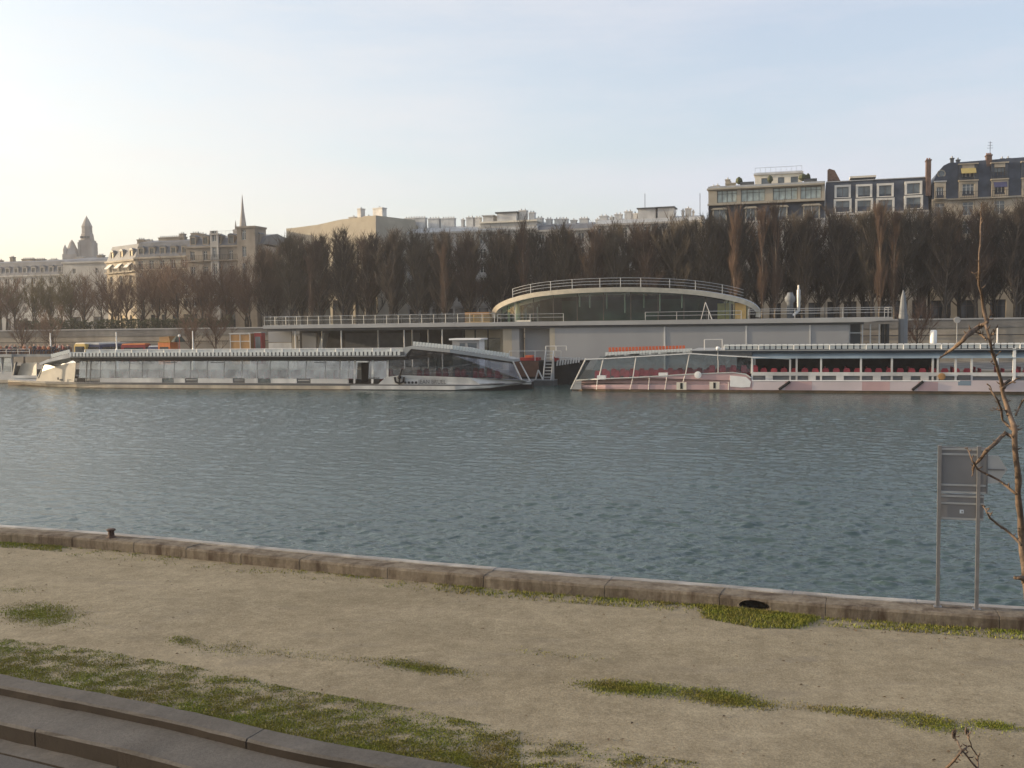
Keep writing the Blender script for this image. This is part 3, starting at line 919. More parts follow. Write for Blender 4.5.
def house(name, label, f, w, depth, H, floors, bays, wm, rm, roof_h=3.5, ground_h=4.2, dormers=True, chims=(), cm='chim_white', win=(1.15, 1.9), fm='frame_white', pm='pane', balc=(), wob=0, arches=False, pots=4):
    t = thing(name, label, 'building', f)
    fh = (H - ground_h) / floors; ops = []; wins = []
    bw = w / bays
    for i in range(bays):
        cx = bw * (i + .5)
        for k_ in range(floors):
            z = ground_h + fh * k_ + fh * .18
            hh = min(win[1], fh * .68)
            ops.append((cx - win[0] / 2, cx + win[0] / 2, z, z + hh)); wins.append((cx - win[0] / 2, z, win[0], hh))
        ww = bw * (.8 if arches else .45)
        ops.append((cx - ww / 2, cx + ww / 2, .3, ground_h - (.7 if arches else .9)))
    b = MB(); facade(b, w, 0, H, ops, wm)
    b.face([(w, 0, 0), (w, depth, 0), (w, depth, H), (w, 0, H)], wm); b.face([(0, depth, 0), (0, 0, 0), (0, 0, H), (0, depth, H)], wm)
    b.face([(w, depth, 0), (0, depth, 0), (0, depth, H), (w, depth, H)], wm); b.face([(0, 0, H), (w, 0, H), (w, depth, H), (0, depth, H)], wm)
    b.build('wall', t)
    if len(wins) > 95: wins = wins[-95:]
    for x, z, ww, hh in wins: window(t, x, .2, z, ww, hh, fm, pm)
    g = MB()
    for i in range(bays):
        cx = bw * (i + .5); ww = bw * (.8 if arches else .45)
        zz = ground_h - (.7 if arches else .9)
        g.face([(cx - ww / 2, .215, .3), (cx + ww / 2, .215, .3), (cx + ww / 2, .215, zz), (cx - ww / 2, .215, zz)], 'pane')
    g.build('shopfront', t)
    b = MB(); b.box(-.15, w + .15, -.35, .3, H - .02, H + .32, wm)
    b.build('cornice', t)
    b = MB(); b.box(-.03, w + .03, -.12, -.003, ground_h - .35, ground_h - .05, wm); b.build('string_course', t)
    for k_ in balc:
        z = ground_h + fh * k_ + fh * .16
        rail_mb(.2, w - .2, -.6, -.003, z, slab=wm).build('balcony', t)
    roof = MB()
    if roof_h > 0:
        prof = [(.05, H + .325), (depth - .05, H + .325), (depth - 1.4, H + roof_h), (depth / 2, H + roof_h + .7), (1.4, H + roof_h)]
        roof.xprism(prof, .02, w - .02, rm)
    else:
        roof.box(.1, w - .1, .1, depth - .1, H + .325, H + .5, rm)
    ro = roof.build('roof', t)
    if dormers and roof_h > 1.8:
        key = ('dorm', wm, rm, roof_h, pm)
        if key not in _wc:
            d = MB(); d.box(0, .18, 0, 1.5, 0, 1.7, wm); d.box(1.12, 1.3, 0, 1.5, 0, 1.7, wm); d.box(.18, 1.12, 0, 1.5, 0, .25, wm); d.box(.18, 1.12, 0, 1.5, 1.5, 1.7, wm)
            d.prism([(-.1, 1.702), (1.4, 1.702), (1.1, 1.98), (.65, 2.08), (.2, 1.98)], -.08, 1.6, rm)
            q = MB(); q.box(.182, 1.118, .12, .16, .252, 1.498, pm)
            _wc[key] = (d.mesh('dormer'), q.mesh('pane'))
        for i in range(bays):
            o = part(_wc[key][0], 'dormer', t, (bw * (i + .5) - .65, .28, H + .5)); part(_wc[key][1], 'pane', o)
    for c_ in chims: chimney(ro, c_[0], c_[1] if len(c_) > 3 else depth * .5, H + max(roof_h, .3) + .1, c_[-2], 1.0, c_[-1], cm, max(1, int(c_[-2] / .45)))
    return t, ro


def pt(px, Y): return ((px - 512) / 1000 * Y, Y)


def fr_line(px, Y0, slope=-.3, z0=6.2, ang=None):
    """frame whose origin is where the frontage line Y=Y0+slope*X meets the column px"""
    k_ = (px - 512) / 1000
    Y = Y0 / (1 - slope * k_)
    return Frame((k_ * Y, Y), FA if ang is None else ang, z0)


# --- right-hand apartment block with the four wide windows
Y0R = 173
f = fr_line(709, Y0R); W_ = f.u(825, 0, 190); Hc = f.z(709, 188.5)
zw0, zw1 = f.z(715, 203), f.z(715, 191)
zl = f.z(709, 206)
t = thing('apartment_block', 'beige apartment block with four wide curtained windows under its flat roof', 'building', f)
A_ops = []
for a, b_ in ((717, 737), (741, 765), (773, 797.5), (800.5, 821.5)):
    xa, xb = f.u(a, 0, 195), f.u(b_, 0, 195); A_ops.append((xa, xb, zw0, zw1))
b = MB(); facade(b, W_, zl + .32, Hc - .3, A_ops, 'stone_beige', .3)
for q in ([(W_, 0, 0), (W_, 13, 0), (W_, 13, Hc), (W_, 0, Hc)], [(0, 13, 0), (0, 0, 0), (0, 0, Hc), (0, 13, Hc)], [(W_, 13, 0), (0, 13, 0), (0, 13, Hc), (W_, 13, Hc)]): b.face(q, 'stone')
lower = []
bays = 6; nfl = 3; zl2 = zl - 2.9
for i in range(bays):
    for k_ in range(nfl):
        fh = (zl2 - 4.5) / nfl; z = 4.5 + fh * k_ + .5; cx = W_ * (i + .5) / bays
        lower.append((cx - .65, cx + .65, z, z + 2.1))
    lower.append((cx - .9, cx + .9, .2, 3.4))
facade(b, W_, 0, zl2, lower, 'stone_pale', .25)
b.build('wall', t)
for o_ in A_ops: window(t, o_[0], .25, o_[2], o_[1] - o_[0], o_[3] - o_[2], 'frame_dark', 'pane_pale', 3)
for o_ in lower: window(t, o_[0], .2, o_[2], o_[1] - o_[0], o_[3] - o_[2], *(('frame_dark', 'pane') if o_[2] < .5 else ('frame_white', 'pane_mid')))
b = MB(); b.box(-.2, W_ + .0, -.5, 13, Hc - .298, Hc - .05, 'stone_beige'); b.build('cornice', t); b = MB(); b.box(0, W_, -.3, .2, Hc - .048, Hc + .25, 'zinc'); b.build('gutter', t)
b = MB(); b.box(-.1, W_, -.45, -.002, zl + .02, zl + .31, 'stone_beige'); b.build('string_course', t); b = MB(); b.box(-.1, W_, -.3, .1, zl2 - .05, zl2 + .25, 'stone_pale'); b.build('string_course', t)
b = MB(); b.xprism([(.0, zl2 + .252), (3, zl2 + .252), (3, zl + .015), (.5, zl + .015)], .02, W_ - .02, 'slate'); attic = b.build('attic_roof', t)
for a, b_ in ((712.5, 727), (745, 756.5), (771, 787.5), (803, 820)):
    xa, xb = f.u(a, 0, 210), f.u(b_, 0, 210)
    d = MB(); d.box(xa, xa + .22, -.05, .9, zl2 + .3, zl - .7, 'stone_beige'); d.box(xb - .22, xb, -.05, .9, zl2 + .3, zl - .7, 'stone_beige')
    d.prism([(xa - .25, zl - .698), (xb + .25, zl - .698), (xb - .1, zl - .4), (xa + .1, zl - .4)], -.35, .9, 'stone_beige')
    do = d.build('dormer', t)
    d = MB(); d.box(xa + .222, xb - .222, .1, .2, zl2 + .3, zl - .7, 'pane_mid'); xm = (xa + xb) / 2
    d.box(xm - .05, xm + .05, .06, .1, zl2 + .3, zl - .7, 'frame_white'); d.build('pane', do)
xa, xb = f.u(755, 3, 178), f.u(802, 3, 178); zp = f.z(755, 175.5, 3)
rf = MB(); rf.box(.1, W_ - .1, .21, 12.9, Hc - .045, Hc + .12, 'zinc'); ro = rf.build('roof', t)
b = MB(); facade(b, xb - xa, Hc + .122, zp, [(1.0, 2.6, Hc + .6, zp - .5), (3.6, 4.6, Hc + .6, zp - .5), (5.6, xb - xa - .6, Hc + .6, zp - .5)], 'cream_paint', .2, 0)
for q in ([(0, 5, Hc + .122), (0, 0, Hc + .122), (0, 0, zp), (0, 5, zp)], [(xb - xa, 0, Hc + .122), (xb - xa, 5, Hc + .122), (xb - xa, 5, zp), (xb - xa, 0, zp)]): b.face(q, 'cream_paint')
b.box(-.2, xb - xa + .2, -.3, 5.2, zp + .002, zp + .3, 'white')
b.box(.95, 2.65, .21, .25, Hc + .55, zp - .45, 'pane_mid'); b.box(3.55, 4.65, .21, .25, Hc + .55, zp - .45, 'pane_mid'); b.box(5.55, xb - xa - .55, .21, .25, Hc + .55, zp - .45, 'pane_mid')
po = b.build('penthouse', t, loc=(xa, 3, 0))
rail_mb(0, xb - xa, 0, .1, zp + .3, .9, 'steel', .8, None).build('railing', po)
for a, b_, y0, y1 in ((740, 754, 180, 184.5), (804, 817, 177, 180.5)):
    hb = MB(); xa_, xb_ = f.u(a, 1.0, 180), f.u(b_, 1.0, 180); hb.box(xa_, xb_, 1.0, 1.8, Hc + .122, Hc + .9, 'dark_grey'); hb.build('planter', ro)
for px_, wd, hh in ((710, .9, .5), (724, .7, 1.5), (727, 1.6, .9), (714, .6, .6)): chimney(ro, f.u(px_, 4, 185) + .6, 4, Hc + .122, wd, .8, hh, 'stone', 1)
for px_, q, r_ in ((739, .4, .6), (770, .3, .5), (803, .8, .8), (808, .3, .4)):
    hb = MB(); hb.lathe((f.u(px_, 1.5, 184), 1.5, Hc + .9), [(.15, -.3), (r_, .1), (r_ * .8, .6), (.1, .9)], 'hedge', 7); hb.build('potted_bush', ro)

# --- slate mansard building beside it
f = fr_line(825.5, Y0R); W_ = f.u(929, 0, 190); Hc = f.z(828, 181.5)
t = thing('mansard_building', 'apartment building with blue slate mansard and four columns of pale framed windows', 'building', f)
zl = f.z(830, 216)
ops = []
for i in range(6):
    cx = W_ * (i + .5) / 6
    for k_ in range(4):
        fh = (zl - 4.5) / 4; z = 4.5 + fh * k_ + .6; ops.append((cx - .6, cx + .6, z, z + 2.0))
    ops.append((cx - .95, cx + .95, .2, 3.5))
b = MB(); facade(b, W_, 0, zl, ops, 'stone_pale', .25)
for q in ([(W_, 0, 0), (W_, 13, 0), (W_, 13, zl), (W_, 0, zl)], [(0, 13, 0), (0, 0, 0), (0, 0, zl), (0, 13, zl)], [(W_, 13, 0), (0, 13, 0), (0, 13, zl), (W_, 13, zl)]): b.face(q, 'stone_pale')
b.build('wall', t)
for o_ in ops: window(t, o_[0], .2, o_[2], o_[1] - o_[0], o_[3] - o_[2], *(('frame_dark', 'pane') if o_[2] < .5 else ('frame_white', 'pane_mid')))
b = MB(); b.box(.0, W_, -.4, .3, zl + .002, zl + .3, 'stone_pale'); b.build('cornice', t)
b = MB(); b.xprism([(.1, zl + .302), (13, zl + .302), (13, Hc), (6, Hc + .5), (1.1, Hc)], .02, W_ - .02, 'slate'); ro = b.build('roof', t)
b = MB(); b.box(.02, W_ - .02, .9, 1.2, Hc + .002, Hc + .12, 'zinc'); b.build('gutter', ro)
for a, b_, ya, yb in ((834.6, 851, 185, 198), (856, 872.5, 184.3, 197.5), (877, 894, 183.3, 197), (905, 922.5, 181.2, 194.5)):
    for kk in (0, 1):
        g_ = kk * .7
        xa, xb = f.u(a - g_, 0, 190), f.u(b_ + g_, 0, 190)
        z1, z0 = (f.z(a, ya), f.z(a, yb)) if kk == 0 else (f.z(a, yb + 1.2), f.z(a, yb + 15))
        yy = .35 - kk * .35
        d = MB(); e = .32
        d.box(xa, xa + e, yy, 1.5, z0, z1, 'frame_white'); d.box(xb - e, xb, yy, 1.5, z0, z1, 'frame_white'); d.box(xa + e, xb - e, yy, 1.5, z1 - e, z1, 'frame_white'); d.box(xa + e, xb - e, yy, 1.5, z0, z0 + .12, 'frame_white')
        do = d.build('dormer', t)
        d = MB(); d.box(xa + e, xb - e, yy + .3, yy + .38, z0 + .12, z1 - e, 'pane_mid'); xm = (xa + xb) / 2
        d.box(xm - .04, xm + .04, yy + .25, yy + .3, z0 + .12, z1 - e, 'frame_dark'); d.build('pane', do)
b = MB(); xa, xb = f.u(850, 4, 176), f.u(876, 4, 176); b.box(xa + .4, xb - .4, 4, 7, Hc + .2, Hc + .8, 'dark_grey'); b.box(xa, xb, 3.6, 7.4, Hc + .802, Hc + 1.1, 'cream_paint'); b.build('roof_hut', ro)
xa, xb = f.u(827.5, .8, 175), f.u(842, .8, 175); z1 = f.z(828, 168, .8)
b = MB(); b.prism([(xa, Hc - .5), (xb, Hc - .2), (xa + 1.1, z1 - .3), (xa + .3, z1), (xa, z1 - .2)], 1.6, 2.3, 'brick'); b.build('party_wall', ro)
xa, xb = f.u(926.8, .6, 170), f.u(931.5, .6, 170); z1 = f.z(929, 159, .6)
chimney(ro, (xa + xb) / 2 - .1, .9, zl + 2.5, xb - xa, 1.6, z1 - zl - 2.8, 'brick', 2)

# --- corner building with the oculus
f = fr_line(930.5, Y0R); W_ = f.u(1072, 0, 190); Hc = f.z(955, 161.5)
t = thing('stone_building', 'cream stone building with rounded slate roof, small round window and dormers', 'building', f)
zl = f.z(935, 201); ops = []
cols = [(933.5, 947), (958, 979), (990.5, 1009.5), (1021, 1040), (1049, 1068)]
cent = [(f.u(a, 0, 190), f.u(b_, 0, 190)) for a, b_ in cols]
for a, b_ in cent:
    cx = (a + b_) / 2
    for k_ in range(5):
        fh = (zl - 4.5) / 5; z = 4.5 + fh * k_ + .45; ops.append((cx - .75, cx + .75, z, z + min(2.2, fh - .8)))
    ops.append((cx - 1.1, cx + 1.1, .15, 3.4))
b = MB(); facade(b, W_, 0, zl, ops, 'stone', .28)
for q in ([(W_, 0, 0), (W_, 13, 0), (W_, 13, zl), (W_, 0, zl)], [(0, 13, 0), (0, 0, 0), (0, 0, zl), (0, 13, zl)], [(W_, 13, 0), (0, 13, 0), (0, 13, zl), (W_, 13, zl)]): b.face(q, 'stone')
b.build('wall', t)
for o_ in ops: window(t, o_[0], .22, o_[2], o_[1] - o_[0], o_[3] - o_[2], *(('frame_dark', 'pane') if o_[2] < .5 else ('frame_white', 'pane_mid')))
b = MB(); b.box(.0, W_, -.35, .2, zl + .002, zl + .25, 'stone'); b.build('cornice', t)
xl = [f.uz(q, r_) for q, r_ in ((931, 196), (933, 183), (938, 172), (944.5, 164.5), (950, 161.8))]
b = MB(); prof = [(0.0, zl + .252)] + [(max(.03, x), z) for x, z in xl[1:]] + [(W_ - .02, f.z(1060, 153)), (W_ - .02, zl + .252)]
prof = [(x, z) for x, z in prof]
zs0, zs1 = zl, Hc
b.prism(prof[::-1][1:] + prof[::-1][:1] if False else list(reversed(prof)), [.15 + 1.0 * (z - zs0) / (zs1 - zs0) for x, z in reversed(prof)], [12.5] * len(prof), 'slate'); ro = b.build('roof', t)
ox, oz = f.uz(942, 173)
d = MB(); d.lathe((0, 0, 0), [(.42, 0), (.62, 0), (.62, .3), (.42, .3)], 'stone', 16); o_ = d.build('oculus', t, loc=(ox, 1.1, oz)); o_.rotation_euler = (PI / 2, 0, 0)
d = MB(); d.lathe((0, 0, .305), [(.44, 0), (.44, .03)], 'pane_mid', 16); part(d.mesh('pane'), 'pane', o_)
for i, (a, b_) in enumerate(cent):
    rows = [(182, 199.5, 187, 198)] if i == 0 else [(164, 181, 168, 179), (181, 199.5, 183.5, 195.5)]
    for kk, (yt, yb, wt, wb) in enumerate(rows):
        pxm = min(1015, sum(cols[i]) / 2)
        dy = (0, 0, -1.3, -1.8, -2.5)[i]
        z1, z0, w1, w0 = f.z(pxm, yt + dy), f.z(pxm, yb + dy), f.z(pxm, wt + dy), f.z(pxm, wb + dy)
        yy = .5 - (.45 if (i == 0 or kk == 1) else .0)
        aa, bb = a + .15, b_ - .15
        d = MB(); e = (bb - aa) * .18; sm = 'slate' if (kk == 0 and i > 0) else 'stone'
        d.box(aa, aa + e, yy, 1.9, z0, z1, sm); d.box(bb - e, bb, yy, 1.9, z0, z1, sm); d.box(aa + e, bb - e, yy, 1.9, w1, z1, 'stone'); d.box(aa + e, bb - e, yy, 1.9, z0, w0, sm)
        d.box(aa - .1, bb + .1, yy - .15, 1.9, z1 + .002, z1 + .18, 'stone' if i else 'zinc')
        do = d.build('dormer', t)
        window(t, aa + e, yy + .25, w0, bb - aa - 2 * e, w1 - w0, 'frame_white' if not (i == 2 and kk == 0) else 'frame_dark', 'pane_mid', 2)
        rail_mb(aa, bb, yy - .7, yy - .003, z0 + .16, 1.0, 'iron', .3, 'stone').build('balcony', t)
        aw = {(1, 0): ('yellow_cloth', .8), (2, 1): ('blue_cloth', .8)}.get((i, kk))
        if aw:
            d = MB(); d.xprism([(yy - .02, w1 + .05), (yy - .02, w1 - .02), (yy - .85, w1 - aw[1] - .03), (yy - .85, w1 - aw[1] + .03)], aa + e * .6, bb - e * .6, aw[0]); d.build('awning', t)
xa, xb = f.u(986, 1.5, 160), f.u(991.5, 1.5, 160)
chimney(ro, (xa + xb) / 2, 1.6, f.z(988, 170, 1.2), xb - xa, 1.2, f.z(988, 156, 1.2) - f.z(988, 170, 1.2), 'brick', 3)
for px_, hh in ((952, 1.0), (958, .7), (1002, .5), (1008, .5)): chimney(ro, f.u(px_, 6, 160), 6, Hc - .3, .5, .5, hh + .5, 'dark_grey', 1)
b = MB(); xx, zz = f.uz(990, 156, 3); b.tube([(xx, 3, zz - .5), (xx, 3, zz + 2.2)], .04, 'iron', 5)
for q in (1.2, 1.6, 2.0): b.tube([(xx - .6 + q * .15, 3, zz + q), (xx + .6 - q * .15, 3, zz + q)], .025, 'iron', 4)
b.build('aerial', ro)

# --- middle: roofs seen above the trees
f = fr_line(290, 176, ang=math.radians(-33)); W_ = f.u(376, 0, 235)
t, ro = house('stone_hall', 'long plain beige stone block showing its top above the trees', f, W_, 12, f.z(330, 227.5) - 3.4, 2, 8, 'stone_beige', 'zinc', 0, 6.0, False,
              [], win=(1.3, 2.6), arches=True)
t['label'] = 'long plain beige stone block with a windowless top above the trees'
zt = f.z(330, 227.5); o = MB(); o.box(.02, W_ - .02, .02, 11.98, zt - 3.07, zt + .5, 'stone_beige'); o.build('attic_wall', t); o = MB(); o.prism([(0.3, zt + .502), (W_ - .3, zt + .502), (W_ - .3, zt + 1.5), (W_ * .6, zt + 1.3), (W_ * .35, zt + .75)], .4, 11.5, 'stone_beige'); o.build('parapet', ro)
for px_, wd, hh, m_ in ((354, 1.4, .8, 'concrete'), (361.5, .8, 2.2, 'chim_white'), (369, 1.4, .7, 'stone'), (380, 2.2, 2.0, 'chim_white')):
    chimney(ro, f.u(px_, 5, 225), 5, zt + 1.2, wd, 1.2, hh, m_, 1)


def chim_from_px(f, ro, lst, v, zroof, m_='chim_white', pots=3):
    for a, b_, y in lst:
        xa, xb = f.u(a, v, y), f.u(b_, v, y); zt_ = f.z((a + b_) / 2, y + 1.5, v)
        chimney(ro, (xa + xb) / 2, v, zroof, xb - xa, 1.0, max(.4, zt_ - zroof), m_, max(1, int((xb - xa) / .5)))


f = fr_line(398, 178); W_ = f.u(537, 0, 230); H_ = f.z(460, 233)
t, ro = house('chimneyed_building', 'pale apartment building whose row of white chimneys tops the trees', f, W_, 12, H_, 5, 12, 'stone_pale', 'zinc', 1.1, dormers=False, arches=True)
zr = H_ + 1.0
chim_from_px(f, ro, [(405, 426, 217.5), (429, 440, 218), (442, 455, 217.8), (462, 464, 219), (467, 474, 217), (475.5, 481, 217), (519.5, 527, 210), (529.5, 535, 212)], 4, zr)
b = MB(); xa, xb = f.u(481, 1, 225), f.u(537, 1, 225); zt = f.z(500, 223, 1)
b.box(xa, xb, .7, 8, H_ + .4, zt, 'stone_pale'); b.box(xa - .2, xb + .2, .4, 8.2, zt + .002, zt + .3, 'cream_paint'); ph = b.build('penthouse', t)
xa, xb = f.u(498, 3, 218), f.u(517, 3, 218); z2 = f.z(507, 213.5, 3)
b = MB(); b.box(xa, xb, 2.5, 7, zt + .302, z2, 'white'); b.box(xa - .3, xb + .3, 2.2, 7.2, z2 + .002, z2 + .25, 'dark_grey'); b.build('roof_hut', ph)
xa, xb = f.u(484, 3, 218), f.u(494, 3, 218); z2 = f.z(490, 216.5, 3)
b = MB(); b.box(xa, xb, 2.5, 6, zt + .302, z2, 'white'); b.box(xa - .2, xb + .2, 2.2, 6.2, z2 + .002, z2 + .2, 'zinc'); b.build('roof_hut', ph)

f = fr_line(538, 178); W_ = f.u(596, 0, 230); H_ = f.z(565, 231)
t, ro = house('low_roofed_building', 'low grey roofed building in the middle with square white chimneys', f, W_, 12, H_, 5, 6, 'stone_pale', 'slate_grey', 1.2, dormers=False, arches=True)
chim_from_px(f, ro, [(537, 543, 217.5), (546.5, 552, 218.5), (555, 568, 218.5), (571, 576.5, 219.5), (580, 588.5, 218)], 4, H_ + 1.1)

f = fr_line(597, 178); W_ = f.u(700, 0, 230); H_ = f.z(650, 224)
t, ro = house('terraced_building', 'building with stepped white chimneys rising towards the tall beige block', f, W_, 12, H_, 5, 9, 'stone_pale', 'zinc', 1.0, dormers=False, arches=True)
chim_from_px(f, ro, [(596, 599, 219), (600, 608, 215.5), (610, 613.5, 216.5), (615, 622, 213.8), (625, 632, 211), (633, 637.5, 213), (682, 684, 210), (685.5, 691, 208), (692.5, 694, 211)], 4, H_ + .9)
for a, b_, y in ((638.5, 656, 208.5), (658, 674, 207.5)):
    xa, xb = f.u(a, 3, y), f.u(b_, 3, y); z2 = f.z(a, y + 1, 3)
    b = MB(); b.box(xa, xb, 2.5, 6, H_ + .9, z2, 'white'); b.box(xa - .2, xb + .2, 2.2, 6.2, z2 + .002, z2 + .2, 'dark_grey'); b.build('roof_hut', ro)
for a in (645, 700):
    xx, zz = f.uz(a, 212, 5); b = MB(); b.tube([(xx, 5, H_ + .5), (xx, 5, zz + 3.2)], .05, 'iron', 5); b.build('aerial', ro)

# --- left buildings
f = fr_line(-60, 205); W_ = f.u(72, 0, 260)
house('slate_roofed_building', 'long hazy slate roofed building at the far left edge', f, W_, 14, f.z(40, 276), 4, 16, 'stone_pale', 'slate_grey', f.z(40, 261) - f.z(40, 276), dormers=True,
      chims=[(f.u(q, 7), 7, wd, hh) for q, wd, hh in ((3, 1.5, .8), (16, .9, 1.5), (32, 3.5, .9), (44, 2.5, .7), (57, 2, .5))], cm='stone_brown')
f = fr_line(67, 192); W_ = f.u(108, 0, 270)
t, ro = house('white_gabled_house', 'tall pale nearly blank house below the church tower', f, W_, 12, f.z(85, 263), 4, 2, 'stone_pale', 'slate_grey', .9, dormers=False, win=(.8, 1.1),
      chims=[(f.u(q, 6), 6, wd, hh) for q, wd, hh in ((84, 2.4, .5), (104, 1.4, .9))], cm='stone_brown')
f = fr_line(139, 176); f1 = Frame((f.o.x, f.o.y), math.radians(-42), 6.2); wl = -f1.u(106.5, 0, 270)
f1 = Frame((f1.w(-wl, 0).x, f1.w(-wl, 0).y), math.radians(-42), 6.2)
t, ro = house('awning_building', 'sunlit cream corner building with slanted white awnings', f1, wl, 11, f1.z(120, 262), 4, 3, 'stone', 'slate_grey', f1.z(120, 245) - f1.z(120, 262), balc=(3,),
      chims=[(wl * .55, 3.0, .8)], cm='stone_brown', win=(1.3, 2.1))
fh = (f1.z(120, 262) - 4.2) / 4
for i in range(3):
    cx = wl / 3 * (i + .5); z = 4.2 + fh * 3 + fh * .18 + min(2.1, fh * .68)
    b = MB(); b.xprism([(-.02, z + .05), (-.02, z - .02), (-1.1, z - .95), (-1.1, z - .88)], cx - .8, cx + .8, 'white_cloth'); b.build('awning', t)
W_ = f.u(189, 0, 250)
t, ro = house('cream_building', 'cream stone building with dormered slate roof right of the awnings', f, W_, 11, f.z(165, 258), 4, 5, 'stone', 'slate_grey', f.z(165, 241) - f.z(165, 258), balc=(2, 3),
      chims=[(f.u(q, 5), 5, wd, hh) for q, wd, hh in ((145, 1.5, .7), (150, 3.0, .4), (176, 6.0, .9), (186, .9, 1.5))], cm='stone_brown', win=(1.1, 2.0))
f = fr_line(190, 174); W_ = f.u(263, 0, 250); H_ = f.z(225, 247)
t, ro = house('brown_building', 'brown stone building with flat-topped tower bay and roof railing', f, W_, 11, H_, 4, 6, 'stone_brown', 'slate_grey', f.z(225, 237) - H_, balc=(3,),
      chims=[(f.u(q, 5), 5, wd, hh) for q, wd, hh in ((199, 1.6, 1.2), (204, 1.5, 1.0), (209, .8, .8), (260, 1.6, .4))], cm='stone_brown', win=(1.0, 1.8))
xa, xb = f.u(237, -1, 240), f.u(255, -1, 240); z1 = f.z(246, 228, -1)
b = MB(); facade(b, xb - xa, 0, z1, [(1.0, 1.9, 4.5 + i * 3.1, 6.4 + i * 3.1) for i in range(5)], 'stone_brown', .25)
ww = xb - xa
for q in ([(ww, 0, 0), (ww, 4, 0), (ww, 4, z1), (ww, 0, z1)], [(0, 4, 0), (0, 0, 0), (0, 0, z1), (0, 4, z1)], [(ww, 4, 0), (0, 4, 0), (0, 4, z1), (ww, 4, z1)]): b.face(q, 'stone_brown')
b.box(-.15, ww + .15, -.15, 4.15, z1 + .002, z1 + .35, 'stone_brown'); tw = b.build('tower', t, loc=(xa, -1, 0))
for i in range(5): window(tw, 1.0, .2, 4.5 + i * 3.1, .9, 1.9, 'frame_white', 'pane_mid')
xa, xb = f.u(210, -.4, 240), f.u(218, -.4, 240); z1 = f.z(214, 235, -.4)
b = MB(); facade(b, xb - xa, 0, z1, [(.4, xb - xa - .4, 4.5 + i * 3.1, 6.5 + i * 3.1) for i in range(5)], 'stone_pale', .25)
b.face([(xb - xa, 0, 0), (xb - xa, .4, 0), (xb - xa, .4, z1), (xb - xa, 0, z1)], 'stone_pale'); b.face([(0, .4, 0), (0, 0, 0), (0, 0, z1), (0, .4, z1)], 'stone_pale'); b.box(-.1, xb - xa + .1, -.1, 1.4, z1 + .002, z1 + .3, 'stone_pale')
bw_ = b.build('bay', t, loc=(xa, -.4, 0))
for i in range(5): window(bw_, .4, .2, 4.5 + i * 3.1, xb - xa - .8, 2.0, 'frame_white', 'pane_mid')
rail_mb(f.u(218, 1, 235), f.u(237, 1, 235), 1, 1.1, f.z(228, 237) + .2, 1.1, 'steel', .8, None).build('roof_railing', ro)

# --- churches
f = Frame(pt(88, 397), 0, 6.2)
t = thing('domed_church', 'hazy stone church with tall pointed bell tower behind the left buildings', 'church', f)
xa, xb = f.u(81.6, 2.4, 250), f.u(94.0, 2.4, 250); w_ = xb - xa; cx = (xa + xb) / 2
z1, z2, z3, z4 = f.z(88, 240), f.z(88, 234), f.z(88, 227), f.z(88, 215)
b = MB(); b.box(xa, xb, 0, w_, 0, z1, 'stone_church')
for q in (xa - .3, xb - .7): b.box(q, q + 1.0, -.4, w_ + .4, 0, z1 - .8, 'stone_church')
b.build('tower', t)
b = MB(); q = w_ * .45; b.lathe((cx, w_ / 2, 0), [(q * 1.25, z1 + .002), (q * 1.1, z2), (q * .98, z2 + .4), (q * .92, z3), (q * 1.0, z3 + .1), (q * .97, z3 + .4)], 'stone_church', 8)
bel = b.build('belfry', t)
b = MB()
for i in range(3):
    x = cx - w_ * .26 + w_ * .26 * i; b.box(x - .45, x + .45, w_ * .06 - .6, w_ * .2, z1 + .8, z2 - .8, 'dark_grey')
b.build('louvre', bel)
b = MB(); b.lathe((cx, w_ / 2, 0), [(q * .98, z3 + .402), (q * .48, z3 + (z4 - z3) * .6), (.25, z4 - .5), (.05, z4)], 'stone_church', 8); b.build('spire', t)
xa, xb = f.u(62, -2, 250), f.u(80, -2, 250); zg, zt = f.z(70, 254, -2), f.z(70, 239, -2)
b = MB(); b.box(xa, xb - 1.6, -2, 5, 0, zg, 'stone_church'); b.build('nave', t)
b = MB(); b.lathe(((xa + xb) / 2 - .9, 1.2, 0), [(3.3, zg + .002), (1.9, zg + (zt - zg) * .42), (.9, zg + (zt - zg) * .8), (.1, zt)], 'stone_church', 8); b.build('dome', t)
b = MB(); b.lathe((xa + .8, -1, 0), [(.9, zg + .002), (.9, zg + 2), (.05, zg + 3.8)], 'stone_church', 6); b.build('pinnacle', t)

f = Frame(pt(243.5, 330), FA, 6.2)
t = thing('church_steeple', 'slim needle church spire rising behind the brown building', 'church', f)
zb_, zt = f.z(243, 229), f.z(243, 193.5)
b = MB(); b.box(-2.4, 2.4, 0, 4.8, 0, zb_, 'stone_church'); b.build('tower', t)
b = MB(); b.lathe((0, 2.4, 0), [(1.25, zb_ + .002), (1.1, zb_ + 1.5), (.55, zb_ + (zt - zb_) * .5), (.06, zt)], 'stone_church', 8); b.build('spire', t)
b = MB()
for sx in (-1.7, 1.7): b.lathe((sx, .7, 0), [(.35, zb_ + .003), (.3, zb_ + 1.2), (.04, zb_ + 3)], 'stone_church', 6)
b.build('pinnacles', t)


